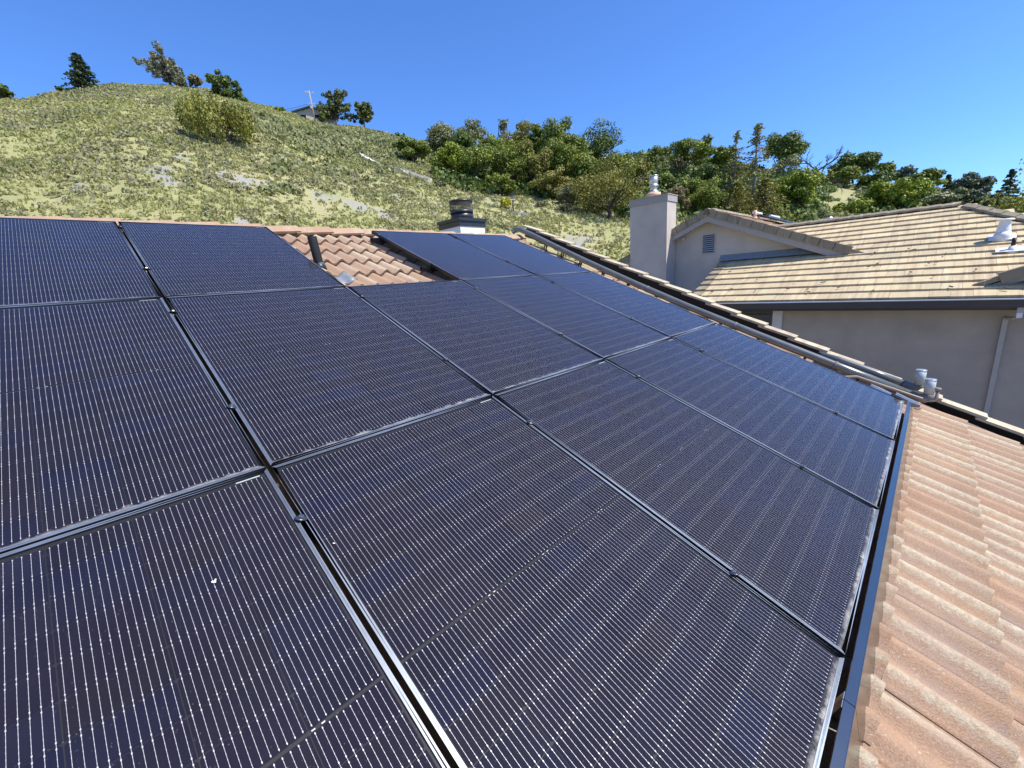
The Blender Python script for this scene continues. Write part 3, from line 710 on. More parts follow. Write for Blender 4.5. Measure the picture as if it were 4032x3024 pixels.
# gable wall of the taller wing
AY, AZ = 0.35, 1.00; TW = math.tan(R(22.6))
mb = MB(); GX = 15.2
mb.extrude([(GX, 4.3, GZ), (GX, -3.75, GZ), (GX, -3.75, AZ - .12 - TW * 4.1), (GX, AY, AZ - .12), (GX, 4.3, AZ - .12 - TW * 3.95)], (.15, 0, 0))
nbuild(mb, 'gable_wall', M['stucco'], nb)
mb = MB(); mb.box(GX + .15, 24.85, 4.15, 4.3, GZ, AZ - .15 - TW * 3.95); nbuild(mb, 'wall', M['stucco'], nb)
# main roof slab, hip end, wing roof slabs
rb = MB(); th = .10
hipY = -5.12; XR = 17.45; ZR = nz(XR)
def slab(pts, dz): return rb.extrude([(x, y, z - dz) for x, y, z in pts], (0, 0, -th))
rb.extrude([(12.55, -.05, nz(12.55) - .05), (12.55, -8.75, nz(12.55) - .05), (XR, hipY, ZR - .05), (XR, -.05, ZR - .05)], (0, 0, -th))
rb.extrude([(12.55, -8.75, nz(12.55) - .051), (22.35, -8.75, nz(12.55) - .051), (XR, hipY, ZR - .051)], (0, 0, -th))
rb.extrude([(22.35, -8.75, nz(12.55) - .052), (22.35, 3, nz(12.55) - .052), (XR, 3, ZR - .052), (XR, hipY, ZR - .052)], (0, 0, -th))
nroof = nbuild(rb, 'roof', M['nbarge'], nb)
wb = MB()
wb.extrude([(14.9, AY, AZ), (14.9, -3.9, AZ - TW * 4.25), (25.2, -3.9, AZ - TW * 4.25), (25.2, AY, AZ)], (0, 0, -.10))
wb.extrude([(14.9, AY, AZ - .001), (14.9, 4.75, AZ - TW * 4.4 - .001), (25.2, 4.75, AZ - TW * 4.4 - .001), (25.2, AY, AZ - .001)], (0, 0, -.10))
wroof = nbuild(wb, 'wing_roof', M['nred'], nb)
# flat tiles of the big slope, laid course by course
ft = MB(); ft.hexa([(0, 0, -.042), (.296, 0, -.042), (.296, .41, -.030), (0, .41, -.030)], [(0, .004, 0), (.296, .004, 0), (.296, .41, 0), (0, .41, 0)])
fme = ft.mesh('roof_tile'); fme.materials.append(M['ntile'])
# tile axes: local x -> -Y (world), local y -> up slope (+X,+Z)
TR = Matrix(((0, math.cos(NQ), -math.sin(NQ)), (-1, 0, 0), (0, math.sin(NQ), math.cos(NQ))))
tilt = Matrix.Rotation(-math.atan(.040 / .35), 3, 'X')
r3 = random.Random(11); EXP = .3535; rest = MB(); cnt = 0
for k in range(15):
    s0 = k * EXP - .06; xk = XG + s0 * math.cos(NQ)
    yl = -.06 if xk < 15.0 else AY - (AZ + .06 - nz(xk)) / TW + .25
    hip = hipY - (XR - xk) * (3.63 / 4.9)
    y = -.06 - (.15 if k % 2 else 0)
    if k % 2: y = -.06 + .0
    first = True
    while y > hip + .05 and y > -8.6:
        wdt = .15 if (k % 2 and first) else .299
        first = False
        if y - wdt < yl + .02:
            loc = Vector((xk, y, nz(xk) + .036 + r3.uniform(-.003, .003)))
            rot = TR @ tilt @ Matrix.Rotation(r3.uniform(-.006, .006), 3, 'Z') @ Matrix.Rotation(r3.uniform(-.006, .006), 3, 'Y')
            if y > -7.0:
                o_ = link('roof_tile', fme, None, nroof); o_.location = loc - NO
                o_.rotation_euler = rot.to_euler(); o_.scale = (wdt / .299, 1, 1); cnt += 1
            else:
                rest.add([rot @ Vector(q) + loc for q in ft.v], ft.f)
        y -= wdt
nbuild(rest, 'roof_tile_field', M['ntile'], nroof)['kind'] = 'stuff'
# wing: tiles seen edge on
rest = MB(); TRw = Matrix(((1, 0, 0), (0, math.cos(R(22.6)), -math.sin(R(22.6))), (0, math.sin(R(22.6)), math.cos(R(22.6)))))
for k in range(12):
    yk = AY - .02 - (k + 1) * .3535 * math.cos(R(22.6)); x = 15.0 + (.15 if k % 2 else 0)
    while x < 25:
        loc = Vector((x, yk, AZ - TW * (AY - yk) + .035)); rest.add([TRw @ tilt @ Vector(q) + loc for q in ft.v], ft.f); x += .30
nbuild(rest, 'roof_tile_field', M['nred'], wroof)['kind'] = 'stuff'
# ridge caps of main roof, hip caps, wing ridge caps
rc = MB(); rc.extrude([(0, -.13, -.045), (0, -.115, .0), (0, 0, .055), (0, .115, 0), (0, .13, -.045), (0, .105, -.05), (0, 0, .02), (0, -.105, -.05)], (.42, 0, -.02))
rcm = rc.mesh('ridge_tile'); rcm.materials.append(M['nbarge'])
def caps(p0, p1, parent, n_=None, m_=None):
    p0, p1 = Vector(p0), Vector(p1); d = p1 - p0; n_ = n_ or int(d.length / .36); d = d.normalized()
    for i in range(n_):
        o_ = link('ridge_tile', rcm, None, parent); o_.location = p0 + d * (.36 * i) - NO
        x_ = d; z_ = Vector((0, 0, 1)); z_ = (z_ - x_ * z_.dot(x_)).normalized(); y_ = z_.cross(x_)
        o_.rotation_euler = Matrix((x_, y_, z_)).transposed().to_euler()
caps((XR, hipY - .02, ZR + .055), (XR, -.8, ZR + .055), nroof)
hd_ = Vector((12.55 - XR, -8.75 - hipY, nz(12.55) - ZR))
e1 = Vector((XR, hipY, ZR + .07)) + hd_
caps(e1, (XR, hipY, ZR + .075), nroof)
caps((25.0, AY, AZ + .035), (15.0, AY, AZ + .05), wroof)
# gable barge tiles and fascia boards
def barge(side, n_, x0, ay, az_, tw, parent, skip=()):
    ang = math.atan(tw); L_ = .36
    mb = MB(); mb.hexa([(0, -.0, -.20), (0, .03, -.20), (L_ + .03, .03, -.215), (L_ + .03, .0, -.215)], [(0, -.0, .0), (0, .03, .0), (L_ + .03, .03, -.018), (L_ + .03, .0, -.018)])
    mb.hexa([(0, .031, -.028), (0, .22, -.028), (L_ + .03, .22, -.045), (L_ + .03, .031, -.045)], [(0, .031, .0), (0, .22, .0), (L_ + .03, .22, -.018), (L_ + .03, .031, -.018)])
    me_ = mb.mesh('barge_tile'); me_.materials.append(M['nbarge'])
    for i in range(n_):
        if i in skip: continue
        s_ = (i + 1) * L_
        yy = ay + side * s_ * math.cos(ang); zz = az_ - s_ * math.sin(ang) + .065
        # local x runs up the rake, local y into the house (+X)
        x_ = Vector((0, -side * math.cos(ang), math.sin(ang))); y_ = Vector((1, 0, 0)); z_ = x_.cross(y_)
        if z_.z < 0: z_ = -z_
        o_ = link('barge_tile', me_, None, parent); o_.location = Vector((x0, yy, zz)) - NO
        o_.rotation_mode = 'QUATERNION'
        mt = Matrix((x_, y_, z_)).transposed().to_4x4(); mt.translation = Vector((x0, yy, zz)) - NO
        o_.matrix_local = mt
barge(-1, 11, 14.85, AY, AZ, TW, wroof); barge(1, 12, 14.85, AY, AZ, TW, wroof, (4, 5, 6))
def fascia(x0, ay, az_, tw, side, L_, wd, parent, gap=None):
    spans = [(0, L_)] if not gap else [(0, gap[0]), (gap[1], L_)]
    for a_, b_ in spans:
        P0 = (x0, ay + side * a_, az_ - tw * a_); P1 = (x0, ay + side * b_, az_ - tw * b_)
        mb = MB(); mb.extrude([P0, P1, (P1[0], P1[1], P1[2] - wd), (P0[0], P0[1], P0[2] - wd)], (.04, 0, 0)); nbuild(mb, 'fascia_board', M['fascia'], parent)
fascia(14.885, AY, AZ - .06, TW, -1, 3.95, .27, wroof); fascia(14.885, AY, AZ - .06, TW, 1, 4.3, .27, wroof, (1.12, 2.38))
mb = MB()
for side, L_ in ((-1, 3.9), (1, 4.3)):
    mb.extrude([(14.926, AY, AZ - .13), (14.926, AY + side * L_, AZ - .13 - TW * L_), (14.926, AY + side * L_, AZ - .15 - TW * L_), (14.926, AY, AZ - .15)], (.27, 0, 0))
nbuild(mb, 'soffit', M['trim_white'], wroof)
# louvred gable vent
gv_ = MB(); y0, y1, z0, z1 = .20, .56, -.27, .29
for (a_, b_, c_, d_) in ((y0 - .03, y0, z0 - .03, z1 + .03), (y1, y1 + .03, z0 - .03, z1 + .03), (y0, y1, z1, z1 + .03), (y0, y1, z0 - .03, z0)): gv_.box(GX - .02, GX - .001, a_, b_, c_, d_)
gvo = nbuild(gv_, 'gable_vent', M['stucco'], nb)
mb = MB(); mb.box(GX - .004, GX - .002, y0, y1, z0, z1); nbuild(mb, 'vent_opening', M['dark'], gvo)
lz = np.linspace(z0, z1, 10)[:-1]
for z in lz:
    mb = MB(); mb.hexa([(GX - .040, y1, z), (GX - .040, y0, z), (GX - .006, y0, z + .030), (GX - .006, y1, z + .030)], [(GX - .040, y1, z + .008), (GX - .040, y0, z + .008), (GX - .006, y0, z + .038), (GX - .006, y1, z + .038)])
    nbuild(mb, 'louver', M['louver'], gvo)
# small camera like fixture under the eave
mb = MB(); mb.tube([(GX, 1.18, .27), (GX - .10, 1.16, .25)], [.035, .045], 12); mb.box(GX - .02, GX - .001, 1.12, 1.24, .22, .33); nbuild(mb, 'eave_lamp', M['stucco'], nb)
# step flashing where the roof meets the gable wall
mb = MB(); mb.hexa([(GX - .16, .0, nz(GX - .16) + .055), (GX - .16, -3.0, nz(GX - .16) + .055), (GX - .003, -3.0, nz(GX) + .06), (GX - .003, .0, nz(GX) + .06)], [(GX - .16, .0, nz(GX - .16) + .063), (GX - .16, -3.0, nz(GX - .16) + .063), (GX - .003, -3.0, nz(GX) + .17), (GX - .003, .0, nz(GX) + .17)])
nbuild(mb, 'wall_flashing', M['flash'], nroof)
# left edge tiles of the lower roof
em = MB(); em.hexa([(-.0, 0, -.20), (.03, 0, -.20), (.03, .40, -.215), (0, .40, -.215)], [(0, 0, .012), (.03, 0, .012), (.03, .40, -.005), (0, .40, -.005)])
em.hexa([(-.26, 0, -.02), (-.001, 0, -.02), (-.001, .40, -.037), (-.26, .40, -.037)], [(-.26, 0, .012), (-.001, 0, .012), (-.001, .40, -.005), (-.26, .40, -.005)])
eme = em.mesh('edge_tile'); eme.materials.append(M['nbarge'])
for k in range(8):
    s0 = k * EXP - .06; xk = XG + s0 * math.cos(NQ)
    o_ = link('edge_tile', eme, None, nroof); o_.location = Vector((xk, -.055, nz(xk) + .045)) - NO
    mt = (TR @ tilt).to_4x4(); mt = mt @ Matrix.Scale(-1, 4, (1, 0, 0)); mt.translation = o_.location; o_.matrix_local = mt
# gutter, soffit, downspout
gt = MB(); gt.extrude([(12.44, .05, -1.655), (12.47, .05, -1.80), (12.60, .05, -1.80), (12.60, .05, -1.655)], (0, -9.1, 0)); gut = nbuild(gt, 'gutter', M['gutter'], nroof)
gt = MB(); gt.box(12.415, 12.447, -9.05, .05, -1.654, -1.632); nbuild(gt, 'gutter_lip', M['gutter_lip'], gut)
gt = MB(); gt.box(12.605, 12.998, -9.0, -.06, -1.86, -1.80); nbuild(gt, 'soffit', M['gutter'], nroof)
dm = MB()
dm.box(12.50, 12.58, -6.085, -6.005, -1.90, -1.801)
ds_ = nbuild(dm, 'downspout', M['downspout'], nb)
dm = MB(); dm.hexa([(12.50, -6.08, -1.99), (12.58, -6.08, -1.96), (12.58, -6.01, -1.96), (12.50, -6.01, -1.99)], [(12.50, -6.08, -1.901), (12.58, -6.08, -1.901), (12.58, -6.01, -1.901), (12.50, -6.01, -1.901)]); nbuild(dm, 'outlet', M['vent_white'], ds_)
dm = MB(); dm.tube([(12.54, -6.045, -1.975), (12.70, -6.0, -2.02), (12.93, -5.93, -2.04), (12.95, -5.925, -2.10)], .034, 4, True, False); nbuild(dm, 'elbow', M['downspout'], ds_)
dm = MB(); dm.box(12.92, 12.985, -5.965, -5.895, GZ, -2.03); nbuild(dm, 'pipe', M['downspout'], ds_)
# shuttered window under the gutter
wy0, wy1, wz1, wz0 = -2.07, -1.33, -1.90, -3.0
wd = MB()
for (a_, b_, c_, d_) in ((wy0, wy0 + .055, wz0, wz1), (wy1 - .055, wy1, wz0, wz1), (wy0 + .055, wy1 - .055, wz1 - .055, wz1), (wy0 + .055, wy1 - .055, wz0, wz0 + .055)): wd.box(12.965, 12.999, a_, b_, c_, d_)
win = nbuild(wd, 'window', M['blind'], nb)
mb = MB(); mb.box(12.994, 12.998, wy0 + .056, wy1 - .056, wz0 + .056, wz1 - .056); nbuild(mb, 'reveal', M['dark'], win)
z = wz1 - .10
while z > wz0 + .1:
    mb = MB(); mb.hexa([(12.970, wy0 + .065, z - .075), (12.974, wy0 + .065, z - .075), (12.974, wy1 - .065, z - .075), (12.970, wy1 - .065, z - .075)][::1], [(12.984, wy0 + .065, z), (12.988, wy0 + .065, z), (12.988, wy1 - .065, z), (12.984, wy1 - .065, z)])
    nbuild(mb, 'blind_slat', M['blind'], win); z -= .085
mb = MB(); mb.box(12.966, 12.968, wy0 + .056, wy1 - .056, wz0 + .056, wz1 - .056); nbuild(mb, 'pane', M['wglass'], win)
for (a_, b_) in ((wy0 - .215, wy0 - .004), (wy1 + .004, wy1 + .065)):
    mb = MB(); mb.box(12.955, 12.999, a_, b_, wz0 - .05, wz1 + .03); nbuild(mb, 'window_trim', M['trim_white'], win)
# chimney on the gable
mb = MB(); mb.box(14.5, 15.17, 1.45, 2.75, GZ, 1.44); nch = nbuild(mb, 'chimney', M['stucco'], nb)
mb = MB(); mb.box(14.475, 15.195, 1.425, 2.775, 1.441, 1.635); mb.box(14.46, 15.21, 1.41, 2.79, 1.6355, 1.66); nbuild(mb, 'chimney_cap', M['fascia'], nch)
fc = (14.80, 2.06)
mb = MB(); mb.cyl(fc, .225, 1.66, 1.80, 28); nbuild(mb, 'flue_base', M['tan_collar'], nch)
mb = MB(); mb.cyl(fc, .17, 1.80, 1.86, 28, .15); mb.cyl(fc, .115, 1.86, 2.02, 24); mb.cyl(fc, .155, 2.0, 2.035, 28); nbuild(mb, 'flue_collar', M['galv'], nch)
fcap = MB(); fcap.cyl(fc, .135, 2.036, 2.31, 28); fcap.cyl(fc, .148, 2.31, 2.33, 28); nbuild(fcap, 'flue_cap', M['galv'], nch)
# a second, lower gable on the right
rt = MB(); gx0 = 12.97; ry0, rz0, TG = -5.43, -1.40, .43
rt.extrude([(gx0, ry0, rz0), (gx0, ry0 - 2.6, rz0 + 2.6 * TG), (gx0, ry0 - 2.6, rz0 + 2.6 * TG - .09), (gx0, ry0, rz0 - .09)], (2.4, 0, 0))
rt.extrude([(gx0, ry0 - 2.601, rz0 + 2.6 * TG), (gx0, ry0 - 5.2, rz0), (gx0, ry0 - 5.2, rz0 - .09), (gx0, ry0 - 2.601, rz0 + 2.6 * TG - .09)], (2.4, 0, 0))
rgo = nbuild(rt, 'porch_gable_roof', M['nbarge'], nb)
barge(1, 7, gx0 - .04, ry0 - 2.6, rz0 + 2.6 * TG, TG, rgo)
mb = MB(); mb.extrude([(gx0 + .03, ry0 - .25, rz0 - .12 + .11), (gx0 + .03, ry0 - 2.6, rz0 + 2.6 * TG - .10), (gx0 + .03, ry0 - 2.6, rz0 + 2.6 * TG - .36), (gx0 + .03, ry0 - .25, rz0 - .10)], (.04, 0, 0)); nbuild(mb, 'fascia_board', M['fascia'], rgo)
mb = MB(); mb.extrude([(gx0 + .30, ry0 - .5, rz0 - .3), (gx0 + .30, ry0 - 2.6, rz0 + 2.6 * TG - .1), (gx0 + .30, ry0 - 4.7, rz0 - .3)], (.1, 0, 0)); nbuild(mb, 'gable_wall', M['stucco'], rgo)
# roof vents
def nvent(name, b, parent, plate, kind):
    bx, by, bz = b
    mb = MB(); y0, y1, s0, s1 = plate
    P = lambda s_, y_: Vector((bx + s_ * math.cos(NQ), y_, bz + s_ * math.sin(NQ)))
    nrm = Vector((-math.sin(NQ), 0, math.cos(NQ)))
    mb.hexa([P(s0, y1) + nrm * .02, P(s0, y0) + nrm * .02, P(s1, y0) + nrm * .02, P(s1, y1) + nrm * .02], [P(s0, y1) + nrm * .028, P(s0, y0) + nrm * .028, P(s1, y0) + nrm * .028, P(s1, y1) + nrm * .028])
    v_ = nbuild(mb, 'roof_vent', M['vent_white'], parent)
    c_ = (bx, by)
    if kind == 'big':
        mb = MB(); mb.tube([(bx, by, bz - .1), (bx, by, bz + .06), (bx, by, bz + .13)], [.15, .14, .115], 24); mb.tube([(bx, by, bz + .13), (bx, by, bz + .37)], [.115, .082], 24, False); nbuild(mb, 'vent_cone', M['vent_white'], v_)
        mb = MB(); mb.tube([(bx, by, bz + .36), (bx, by, bz + .385), (bx, by, bz + .40)], [.135, .135, .11], 24); nbuild(mb, 'vent_lid', M['vent_white'], v_)
    else:
        mb = MB(); mb.tube([(bx, by, bz - .08), (bx, by, bz + .09)], [.11, .045], 20); nbuild(mb, 'vent_cone', M['vent_white'], v_)
        mb = MB(); mb.tube([(bx, by, bz + .085), (bx, by, bz + .25)], [.032, .032], 14); nbuild(mb, 'vent_stack', M['black_pipe'], v_)
nvent('a', (15.06, -5.82, -.55), nroof, (-6.02, -5.62, -.14, .16), 'big')
nvent('b', (14.41, -5.95, -.815), nroof, (-6.2, -5.72, -.10, .10), 'small')
# little vent behind the ridge and pool heater panels on the wing
mb = MB(); mb.cyl((19.6, -2.02, 0), .06, -.3, .62, 14); mb.cyl((19.6, -2.02, 0), .12, .6, .68, 16); nbuild(mb, 'rear_vent', M['galv'], nroof)
zs = lambda y_: AZ - TW * (AY - y_)
mb = MB()
for x0_ in (19.6, 21.2):
    mb.hexa([(x0_, -.75, zs(-.75) + .14), (x0_ + 1.5, -.75, zs(-.75) + .14), (x0_ + 1.5, .15, zs(.15) + .14), (x0_, .15, zs(.15) + .14)], [(x0_, -.75, zs(-.75) + .19), (x0_ + 1.5, -.75, zs(-.75) + .19), (x0_ + 1.5, .15, zs(.15) + .19), (x0_, .15, zs(.15) + .19)])
nbuild(mb, 'dark_heater_panel', M['black_paint'], wroof)
mb = MB(); mb.tube([(19.0, .20, zs(.20) + .22), (20.0, .20, zs(.20) + .22)], .05, 10); nbuild(mb, 'white_pipe', M['vent_white'], wroof)
mb = MB(); mb.tube([(21.2, .20, zs(.20) + .22), (22.6, .20, zs(.20) + .22)], .05, 10); nbuild(mb, 'white_pipe', M['vent_white'], wroof)
mb = MB(); mb.cyl((18.3, -.05, 0), .05, zs(-.05), zs(-.05) + .32, 12); mb.cyl((18.3, -.05, 0), .10, zs(-.05), zs(-.05) + .1, 12, .06); nbuild(mb, 'vent_stack', M['tan_collar'], wroof)
# litter lying on the neighbour's tiles
mb = MB()
for _ in range(34):
    y = r3.uniform(-6.3, -.4); s_ = r3.uniform(.1, 2.6); x = XG + s_ * math.cos(NQ); a_ = r3.uniform(0, 3.1); ln = r3.uniform(.02, .05); wd_ = r3.uniform(.007, .016)
    P = lambda du, dv: Vector((x + dv * math.cos(NQ), y + du, nz(x + dv * math.cos(NQ)) + .060))
    ca, sa = math.cos(a_), math.sin(a_); q = [(-ln, -wd_), (ln, -wd_), (ln, wd_), (-ln, wd_)]
    q = [P(u_ * ca - v_ * sa, u_ * sa + v_ * ca) for u_, v_ in q]; mb.hexa(q, [p_ + Vector((0, 0, .012)) for p_ in q])
o_ = mb.build('leaf_litter', M['bark']); tag(o_, 'bits of dry twig and leaf scattered on the neighbour roof', 'litter', None, 'stuff')

fleck('lint_fleck', 0.873, -3.86, .008, 'pale crumbly fleck lying on the nearest solar panel', 'flecks on the panels')
fleck('lint_fleck', 1.178, -3.92, .006, 'small pale fleck on glass just right of the wide seam', 'flecks on the panels')

# ------------------------------------------------------------------ vegetation
def rand_dirs(g_, k):
    v = g_.normal(size=(k, 3)); return v / np.linalg.norm(v, axis=1, keepdims=True)
def leaf_quads(g_, P, nrm, size, aspect=1.0, updir=None):
    k = len(P); nrm = nrm / (np.linalg.norm(nrm, axis=1, keepdims=True) + 1e-9)
    ref = g_.normal(size=(k, 3)) if updir is None else updir + g_.normal(size=(k, 3)) * .35
    x = np.cross(nrm, ref); x /= np.linalg.norm(x, axis=1, keepdims=True) + 1e-9; y = np.cross(x, nrm)
    s_ = (size * g_.uniform(.6, 1.3, size=k))[:, None]
    x = x * s_ * .5; y = y * s_ * .5 * aspect
    return np.stack([P - x - y, P + x - y * .7, P + x * .8 + y, P - x * .8 + y * 1.1], 1)
def crown_quads(g_, centers, rad, per, leaf, flat=.75, aspect=1.0, up=.35):
    Q = []; T = []
    for c, r_ in zip(centers, rad):
        k = max(6, int(per * (r_ / np.mean(rad)) ** 2)); d = rand_dirs(g_, k); rr = r_ * g_.uniform(.25, 1, size=k)[:, None] ** .6
        P = c + d * rr * np.array([1, 1, flat]); nn = d * .8 + np.array([0, 0, up]) + g_.normal(size=(k, 3)) * .45
        Q.append(leaf_quads(g_, P, nn, np.full(k, leaf), aspect)); T.append(np.clip(.42 + g_.normal() * .16 + g_.normal(size=k) * .17, 0, 1))
    return np.concatenate(Q), np.concatenate(T)
def limb(mb, a_, b_, r0, r1, g_, sag=.12, k=6, steps=4):
    a_, b_ = np.array(a_, float), np.array(b_, float); L_ = np.linalg.norm(b_ - a_)
    pts = []; off = g_.normal(size=3) * L_ * sag
    for i in range(steps + 1):
        t_ = i / steps; pts.append(tuple(a_ + (b_ - a_) * t_ + off * math.sin(t_ * math.pi) * np.array([1, 1, .6])))
    mb.tube(pts, [r0 + (r1 - r0) * i / steps for i in range(steps + 1)], k, False)
def grow(name, label, cat, base, h, w, kind, leafm, seed, group=None, cb=.18, dens=1.0, bark='bark', lean=0.0):
    g_ = np.random.default_rng(seed); base = np.array(base) - np.array([0, 0, .12])
    root = empty(name, tuple(base), (0, 0, -math.atan2(base[0] - CX, base[1] - CY)), label, cat, group); tb = MB(); A_ = -root.rotation_euler.z; Q = T = None
    dist = math.hypot(base[0] - CX, base[1] - CY); px = dist / 416.0          # size of one pixel out there
    lf = max(.14, px * 1.05)
    if kind in ('oak', 'sparse', 'euc', 'bush'):
        n_ = int({'oak': 46, 'sparse': 22, 'euc': 34, 'bush': 44}[kind] * (1 if w > 4 else .75))
        z0 = h * cb; zc = (z0 + h) / 2; hz = (h - z0) / 2
        d = rand_dirs(g_, n_); d[:, 2] = np.where(d[:, 2] < -.55, -d[:, 2] * .6, d[:, 2])
        rr = g_.uniform(.35, 1, size=n_)[:, None] ** .55
        rc_ = {'oak': .20, 'sparse': .15, 'euc': .17, 'bush': .13}[kind] * (w * w * 2 * hz) ** (1 / 3) * g_.uniform(.65, 1.25, size=n_)
        lim = np.array([w / 2, w * .45, hz]); C_ = d * rr * np.maximum(lim - np.mean(rc_) * .8, .15)
        C_[:, 2] += zc
        if kind == 'oak':
            nl = max(7, int(7 + w * .9)); fi_ = (np.arange(nl) + .5) / nl; th_ = np.arange(nl) * 2.39996 + g_.uniform(0, 6); zz_ = 1 - (1.85 if cb < .08 else 1.45) * fi_; rr_ = np.sqrt(np.clip(1 - zz_ ** 2, 0, 1)); dl = np.stack([rr_ * np.cos(th_), rr_ * np.sin(th_), zz_], 1) + g_.normal(size=(nl, 3)) * .16; dl[:, 2] = np.where((dl[:, 2] < -.3) & (cb >= .08), -dl[:, 2] * .5, dl[:, 2])
            rl = .30 * min(w, 2.2 * hz) * g_.uniform(.7, 1.25, size=nl); lc = dl * np.maximum(lim - rl[:, None] * 1.0, .1) * g_.uniform(.75, 1.02, size=(nl, 1))
            idx = g_.integers(0, nl, size=n_); ds_2 = rand_dirs(g_, n_); C_ = lc[idx] + ds_2 * rl[idx][:, None] * .62 * np.array([1, 1, .85]); C_[:, 2] += zc
            C_[:, 2] = np.maximum(C_[:, 2], z0 * .6 + .1); rc_ = rl[idx] * g_.uniform(.40, .68, size=n_)
        if kind == 'oak': C_[:, 2] += g_.uniform(-.04, .06, size=n_) * h
        if name == 'eucalyptus_tree':
            EU = [(440, 195), (462, 203), (490, 190), (495, 215), (520, 165), (528, 137), (531, 152), (545, 172), (562, 180), (580, 192), (590, 210), (575, 225), (550, 210), (520, 200), (510, 225), (555, 235), (590, 235), (500, 176), (540, 190), (565, 205), (478, 200), (530, 225), (600, 226), (535, 178), (510, 205), (572, 240), (595, 245)]
            EU = np.repeat(np.array(EU, float), 2, 0) + g_.normal(size=(54, 2)) * 5; C_ = np.stack([(EU[:, 0] - 540) / 26, g_.normal(size=54) * .9, (262 - EU[:, 1]) / 20], 1); rc_ = g_.uniform(.40, .72, size=54); rc_[C_[:, 0] < -2.4] *= .75
        if name == 'oak_tree' and 'crest right of the eucalyptus' in label:
            DK = [(660, 232), (690, 226), (675, 250), (700, 250), (665, 272), (690, 275), (720, 238), (742, 250), (720, 265), (745, 275), (762, 268), (775, 290), (750, 296), (710, 285), (735, 290), (660, 258), (768, 300), (650, 245)]
            DK = np.repeat(np.array(DK, float), 3, 0) + g_.normal(size=(54, 2)) * 4; C_ = np.stack([(DK[:, 0] - 713) / 26, g_.normal(size=54) * 1.2, (292 - DK[:, 1]) / 19], 1); rc_ = g_.uniform(.5, .85, size=54)
        if lean: C_[:, 0] += (C_[:, 2] / h) * lean * w
        cover = np.sum(4 * math.pi * rc_ ** 2) * {'oak': .85, 'sparse': .34, 'euc': .50, 'bush': .8}[kind] * dens
        per = min(170, cover / (lf * lf) / len(C_))
        if kind == 'bush':
            Qs = []; Ts = []
            for c, r_ in zip(C_, rc_):
                k = int(per); p_ = c + rand_dirs(g_, k) * r_ * g_.uniform(.2, 1, size=(k, 1)) ** .6 * np.array([.75, .75, 1.9])
                p_[:, 2] = np.maximum(p_[:, 2], .02)
                gx_ = base[0] + p_[:, 0] * math.cos(A_) + p_[:, 1] * math.sin(A_); gy_ = base[1] - p_[:, 0] * math.sin(A_) + p_[:, 1] * math.cos(A_); p_[:, 2] += ground(gx_, gy_) - base[2]; nn = (p_ - c) * np.array([1, 1, .2]) + g_.normal(size=(k, 3)) * .3 * r_
                Qs.append(leaf_quads(g_, p_, nn, np.full(k, lf * .8), 2.0, np.array([0, 0, 1.0]))); Ts.append(.42 + g_.normal() * .13 + g_.normal(size=k) * .15)
            Q, T = np.concatenate(Qs), np.concatenate(Ts)
        else:
            Q, T = crown_quads(g_, C_, rc_, per, lf, .72 if kind != 'euc' else 1.15, 1.0 if kind != 'euc' else 1.5, .35 if kind != 'euc' else .05)
        tr0 = .028 * h + .03; fork = np.array([lean * w * .25, 0, h * max(.16, cb * 1.05)])
        if kind == 'bush': tr0 *= .3
        tb.tube([(0, 0, -.4), (0.02 * h, 0, fork[2] * .5), tuple(fork)], [tr0 * 1.5, tr0 * 1.05, tr0 * .9], 8, False)
        for i in range(len(C_)):
            if g_.random() < (.5 if kind != 'sparse' else .95): limb(tb, fork, C_[i], tr0 * .55, tr0 * .10, g_, .10)
    elif kind == 'pine':
        n_ = 44; tr0 = .022 * h + .03; C_ = []; top = np.array([w * .08, 0, h])
        tb.tube([(0, 0, -.4), (w * .03, 0, h * .35), (w * .05, .1, h * .7), tuple(top)], [tr0 * 1.4, tr0, tr0 * .6, tr0 * .15], 7, False)
        for i in range(n_):
            t_ = g_.uniform(.22, 1.0); a_ = g_.uniform(0, 2 * math.pi); ln = w * .5 * (1.05 - .55 * t_) * g_.uniform(.45, 1.1)
            s_ = np.array([w * .05 * t_, 0, h * t_ * .93]); e_ = s_ + np.array([math.cos(a_) * ln, math.sin(a_) * ln * .8, ln * g_.uniform(.15, .75)])
            e_[2] = min(e_[2], h * .99); limb(tb, s_, e_, tr0 * .35, tr0 * .08, g_, .1, 5); C_.append(e_); C_.append(s_ + (e_ - s_) * .7)
        C_ = np.array(C_); rc_ = w * .075 * g_.uniform(.7, 1.35, size=len(C_)); Q, T = crown_quads(g_, C_, rc_, 30 * dens, lf * .85, .85, 1.5)
    elif kind == 'conifer':
        Qs = []; Ts = []; tr0 = .014 * h + .03
        tb.tube([(0, 0, -.4), (0, 0, h * .5), (0, 0, h)], [tr0 * 1.5, tr0 * .9, tr0 * .1], 7, False)
        nb_ = int(95 * dens)
        for i in range(nb_):
            t_ = g_.uniform(cb, .985) if i > 8 else g_.uniform(.85, .99); a_ = g_.uniform(0, 2 * math.pi)
            ln = w * .5 * (1 - t_) ** .75 * g_.uniform(.65, 1.12) * (1.15 if t_ > cb + .1 else .85) + .10
            s_ = np.array([0, 0, h * t_]); e_ = s_ + np.array([math.cos(a_) * ln, math.sin(a_) * ln, -ln * g_.uniform(.0, .35)])
            limb(tb, s_, e_, tr0 * .22, tr0 * .05, g_, .05, 4, 3)
            k = int(6 + 16 * ln / (w * .5)); u_ = g_.uniform(.15, 1, size=k)[:, None]; P = s_ + (e_ - s_) * u_ + g_.normal(size=(k, 3)) * np.array([.10, .10, .07]) * (w / 4)
